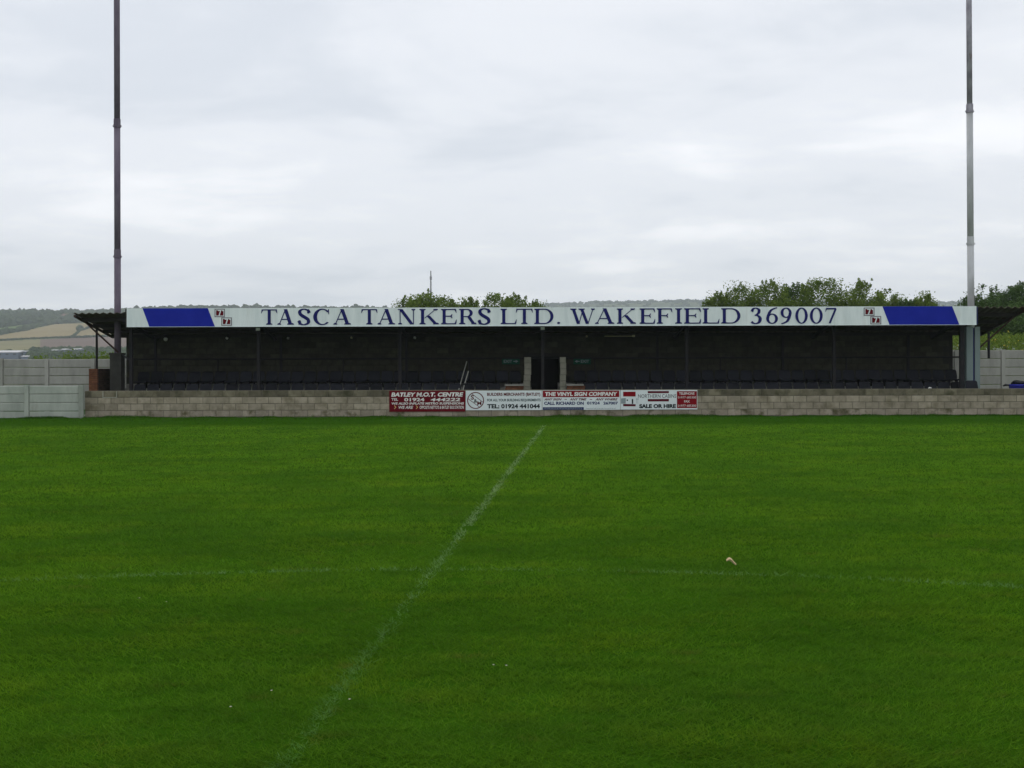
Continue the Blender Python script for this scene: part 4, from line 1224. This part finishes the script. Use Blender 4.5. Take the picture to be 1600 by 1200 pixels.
house(33, 499, 'pale house among the trees on the left of the hill')
house(38, 501, 'lower pale house beside another on the left of the hill', 6)
house(105, 501, 'white house among trees above the golden field', 3)
house(99, 502.5, 'reddish roofed house left of the white one above the golden field', 4)
# ------------------------------------------------------------------ grass blades, worn lines, small things on the pitch
def line_x(Y): return -1.31 + .0715 * Y
c_p = [(-4.07, 8.62), (-.80, 9.07), (3.91, 8.28)]
(ax, ay), (bx_, by_), (cx_, cy_) = c_p
D_ = 2 * (ax*(by_-cy_) + bx_*(cy_-ay) + cx_*(ay-by_))
ccx = ((ax*ax+ay*ay)*(by_-cy_) + (bx_*bx_+by_*by_)*(cy_-ay) + (cx_*cx_+cy_*cy_)*(ay-by_)) / D_
ccy = ((ax*ax+ay*ay)*(cx_-bx_) + (bx_*bx_+by_*by_)*(ax-cx_) + (cx_*cx_+cy_*cy_)*(bx_-ax)) / D_
crad = math.hypot(ax-ccx, ay-ccy)

rng = np.random.default_rng(5)
N = 1300000
LNEAR, LFAR = 3.9, 36.6
Yb = LNEAR * (LFAR / LNEAR) ** rng.uniform(0, 1, N)
Wd = .53 * Yb + 1.3
Xb = rng.uniform(-1, 1, N) * Wd
patch = fbm(Xb * .8, Yb * .8, 4)
fine = .5 * fbm(Xb * 5 + 40, Yb * 5, 3) + .5 * fbm(Xb * 9 + 4, Yb * 15, 2)
fringe = np.clip((Yb - 34.6) / 1.6, 0, 1)
keep = rng.uniform(0, 1, N) < np.clip(.62 + 1.7 * (fine - .5), .2, 1)
# bare scars
scar = np.zeros(N, bool)
for (sx, sy, rx, ry) in ((PX(716, 8.65), 8.63, .09, .12), (PX(735, 11.3), 11.4, .10, .2), (PX(770, 11.1), 11.1, .07, .12), (PX(1255, 6.9), 6.95, .07, .06)):
    scar |= ((Xb - sx) / rx) ** 2 + ((Yb - sy) / ry) ** 2 < 1
keep &= ~scar
Xb, Yb, patch, fine, fringe = Xb[keep], Yb[keep], patch[keep], fine[keep], fringe[keep]
n = len(Xb)
k = (Yb / 5.0)
h = (.012 + .013 * patch + .013 * fine) * rng.uniform(.6, 1.35, n) * (1 + fringe * .9) * np.clip(k, .8, 1.5) ** .3
hfoot = np.where((Yb > 36.25) & (Xb > -14.6), 1 + 3.2 * np.clip(fbm(Xb * 1.3 + 70, Yb * .0, 3) - .36, 0, 1) * np.clip((Yb - 36.25) / .3, 0, 1), 1.)
h = h * hfoot
w = .0036 * np.maximum(k, .8) ** .85 * rng.uniform(.7, 1.4, n)
yaw = rng.uniform(0, 2 * math.pi, n)
stripe = np.where(np.floor((Yb - .0715 * Xb) / 1.6) % 2 > 0, 1., -1.)
lx = rng.normal(size=n) * 1.15 * h
ly = rng.normal(size=n) * .75 * h + h * (.25 * stripe - .55 + 1.45 * np.clip((Yb - 6.0) / 12.0, 0, 1))
cx1, sx1 = np.cos(yaw) * w * .5, np.sin(yaw) * w * .5
Z0 = np.zeros(n)
B1 = np.stack([Xb - cx1, Yb - sx1, Z0], 1); B2 = np.stack([Xb + cx1, Yb + sx1, Z0], 1)
T = np.stack([Xb + lx, Yb + ly, h], 1)
ALL = np.stack([B1, B2, T], 1)
r = rng.uniform(0, 1, n)
def smooth(a, b, x): return np.clip((x - a) / (b - a), 0, 1)
streak = fbm(Xb * 2.5 + 9, Yb * 1.2, 3)
p_half = np.interp(Yb, [4, 5.5, 7, 8, 9.3, 11, 31], [.5, .55, .55, .6, .62, .72, .78]) * np.clip(.55 + 1.1 * (streak - .25), .3, 1.15)
half_w = np.interp(Yb, [4, 9, 31], [.046, .040, .048])
on_half = (np.abs(Xb - line_x(Yb)) < half_w * (1 + .35 * rng.normal(size=n))) & (Yb < 31.4) & (r < p_half)
dc = np.abs(np.hypot(Xb - ccx, Yb - ccy) - crad)
p_c = np.interp(Xb, [-4.5, -1.5, -.4, .2, 1, 4.5], [.8, .75, .45, .6, .8, .9]) * np.clip(.2 + 2.0 * (fbm(Xb * 3, Yb * 3, 3) - .2), .25, 1.2)
on_c = (dc < .034 * (1 + .3 * rng.normal(size=n))) & (Yb > ccy) & (r < p_c) & ~on_half
touch = np.zeros(n, bool)
def blade_obj(name, sel, m):
    V = ALL[sel].reshape(-1, 3); F = np.arange(len(V)).reshape(-1, 3)
    return link(name, np_mesh(name, V, F, m))

def grass_mat(name, chalk=False):
    m = bpy.data.materials.new(name); m.use_nodes = True
    nt = m.node_tree; nd = nt.nodes; ln = nt.links.new
    nd.remove(nd['Principled BSDF']); b = nd.new('ShaderNodeBsdfDiffuse')
    geo = nd.new('ShaderNodeNewGeometry')
    def noise(sc, det, st=(1, 1, 1)):
        mp = nd.new('ShaderNodeMapping'); mp.inputs['Scale'].default_value = st; ln(geo.outputs['Position'], mp.inputs[0])
        q = nd.new('ShaderNodeTexNoise'); q.inputs['Scale'].default_value = sc; q.inputs['Detail'].default_value = det; ln(mp.outputs[0], q.inputs['Vector']); return q.outputs['Fac']
    def mr(s, a, bb, c=0, d=1):
        q = nd.new('ShaderNodeMapRange'); q.inputs[1].default_value = a; q.inputs[2].default_value = bb; q.inputs[3].default_value = c; q.inputs[4].default_value = d; ln(s, q.inputs[0]); return q.outputs[0]
    def mix(f, a, c):
        x = nd.new('ShaderNodeMix'); x.data_type = 'RGBA'; ln(f, x.inputs[0])
        for i, v in ((6, a), (7, c)):
            if isinstance(v, tuple): x.inputs[i].default_value = (*v, 1)
            else: ln(v, x.inputs[i])
        return x.outputs[2]
    if chalk:
        sp = nd.new('ShaderNodeSeparateXYZ'); ln(geo.outputs['Position'], sp.inputs[0])
        worn = mix(mr(noise(14, 3), .35, .65), (.11, .26, .045), (.175, .32, .095))
        out = mix(mr(sp.outputs[1], 6.5, 13.0), worn, mix(mr(noise(14, 3), .35, .65), (.19, .31, .11), (.29, .39, .20)))
    else:
        c = mix(mr(noise(.42, 6), .38, .62), GA, GB_)
        c = mix(mr(noise(.9, 5, (.8, 1.3, 1)), .48, .72, 0, .65), c, GC)
        c = mix(mr(noise(5, 5, (.7, 1.5, 1)), .48, .70, 0, .5), c, GD)
        c = mix(mr(noise(38, 3), .5, .72, 0, .4), c, GD)
        c = mix(mr(noise(1.6, 6, (.5, 2.2, 1)), .50, .70, 0, .42), c, (.036, .108, .007))
        c = mix(mr(noise(3.1, 6, (.8, 1.6, 1)), .60, .74, 0, .55), c, (.16, .15, .03))
        c = mix(mr(noise(260, 2), .62, .78, 0, .4), c, GE)
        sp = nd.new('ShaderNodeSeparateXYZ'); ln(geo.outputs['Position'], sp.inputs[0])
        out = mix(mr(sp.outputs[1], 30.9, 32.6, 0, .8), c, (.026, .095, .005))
    ln(out, b.inputs['Color'])
    tr = nd.new('ShaderNodeBsdfTranslucent'); ln(out, tr.inputs[0])
    ms = nd.new('ShaderNodeMixShader'); ms.inputs[0].default_value = .3
    ln(b.outputs[0], ms.inputs[1]); ln(tr.outputs[0], ms.inputs[2]); ln(ms.outputs[0], nd['Material Output'].inputs[0])
    return m
GA, GB_, GC, GD, GE = (.078, .184, .013), (.122, .258, .013), (.176, .282, .013), (.048, .126, .012), (.27, .30, .07)
rest = ~(on_half | on_c)
nf = 20000                                   # longer uncut tufts along the foot of the wall and the low fence
fx = rng.uniform(-22, 19, nf); fence_side = fx < -14.66
fy = np.where(fence_side, 36.64, 36.96) - np.abs(rng.normal(size=nf)) * .07
clump = np.clip(fbm(fx * 1.1 + 30, fx * 0 + 5, 4) - .30, 0, .5) / .35
fh = (.018 + .06 * clump) * rng.uniform(.5, 1.2, nf)
fw = rng.uniform(.006, .013, nf); z0_ = np.zeros(nf)
F1 = np.stack([fx - fw, fy, z0_], 1); F2 = np.stack([fx + fw, fy, z0_], 1)
F3 = np.stack([fx + rng.normal(size=nf) * .4 * fh, fy - np.abs(rng.normal(size=nf)) * .25 * fh, fh], 1)
ALL = np.concatenate([ALL, np.stack([F1, F2, F3], 1)])
tail = np.zeros(nf, bool); on_half = np.concatenate([on_half, tail]); on_c = np.concatenate([on_c, tail]); rest = np.concatenate([rest, ~tail])
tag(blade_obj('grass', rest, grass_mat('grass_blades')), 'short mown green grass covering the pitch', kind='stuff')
chalk = grass_mat('chalked_grass', True)
tag(blade_obj('halfway_line', on_half, chalk), kind='structure')
tag(blade_obj('centre_circle_line', on_c, chalk), kind='structure')

# dry leaf lying on the turf
def gpt(px, py):
    Y = EYE * FPX / (py + ROLL * (px - 800) - HOR); return PX(px, Y), Y
lx_, ly_ = gpt(1142, 886)
lv = []; nl = 9
for i in range(nl):
    t = i / (nl - 1); wd = .021 * math.sin(math.pi * min(1, t * .93 + .05)) + .002
    x = -.042 + .084 * t; z = .050 - .022 * t + .012 * math.sin(t * 5)
    for s in (-1, 0, 1): lv.append((lx_ + x, ly_ + s * wd * .8, z + abs(s) * wd * .75 + (.010 if s > 0 else 0)))
m_ = MB(); base = [(a, b, c) for a, b, c in lv] + [(a, b, c - .002) for a, b, c in lv]; fs = []
o = nl * 3
for i in range(nl - 1):
    for j in range(2):
        q = (i*3+j, (i+1)*3+j, (i+1)*3+j+1, i*3+j+1); fs += [q, tuple(v + o for v in q[::-1])]
    fs += [(i*3, i*3+o, (i+1)*3+o, (i+1)*3), (i*3+2, (i+1)*3+2, (i+1)*3+2+o, i*3+2+o)]
tag(m_.add(base, fs).build('dry_leaf', M['leaf_tan']), 'single curled tan dead leaf lying on the grass near the circle line', 'leaf')
# rough grass against the foot of the wall and fence
# small white flower heads in the turf
pet = MB()
for k in range(9):
    a = 2 * math.pi * k / 9; d = Vector((math.cos(a), math.sin(a), .25)); s = Vector((-math.sin(a), math.cos(a), 0))
    pet.add([d*.002, d*.007 + s*.0022, d*.011, d*.007 - s*.0022], [(0, 1, 2, 3)])
pmesh = pet.mesh('petals', M['paper']); cmesh = MB().tube([(0,0,-.001),(0,0,.003)], [.0035,.002], 7).mesh('centre', M['yellow'])
stm = MB().tube([(0,0,0),(0,0,-.045)], .0008, 4).mesh('stem', M['leaf'])
for (px, py, lb) in ((423, 1091, 'tiny white daisy in the grass left of the halfway line near the camera'), (545, 1105, 'tiny white daisy in the grass on the right of the halfway line near the camera'),
                     (217, 943, 'left one of two tiny white daisies below the circle line at left'), (259, 949, 'right one of two tiny white daisies below the circle line at left'),
                     (770, 1050, 'left one of a close pair of tiny white daisies right of the line'), (790, 1051, 'right one of a close pair of tiny white daisies right of the line'),
                     (359, 1117, 'tiny white daisy nearest the bottom left of the pitch')):
    x, y = gpt(px, py); t = thing('daisy', lb, 'flower', 'tiny white daisies in the pitch', (x, y, .04)); t.scale = (.62, .62, .62)
    link('petals', pmesh, t); link('centre', cmesh, t); link('stem', stm, t)
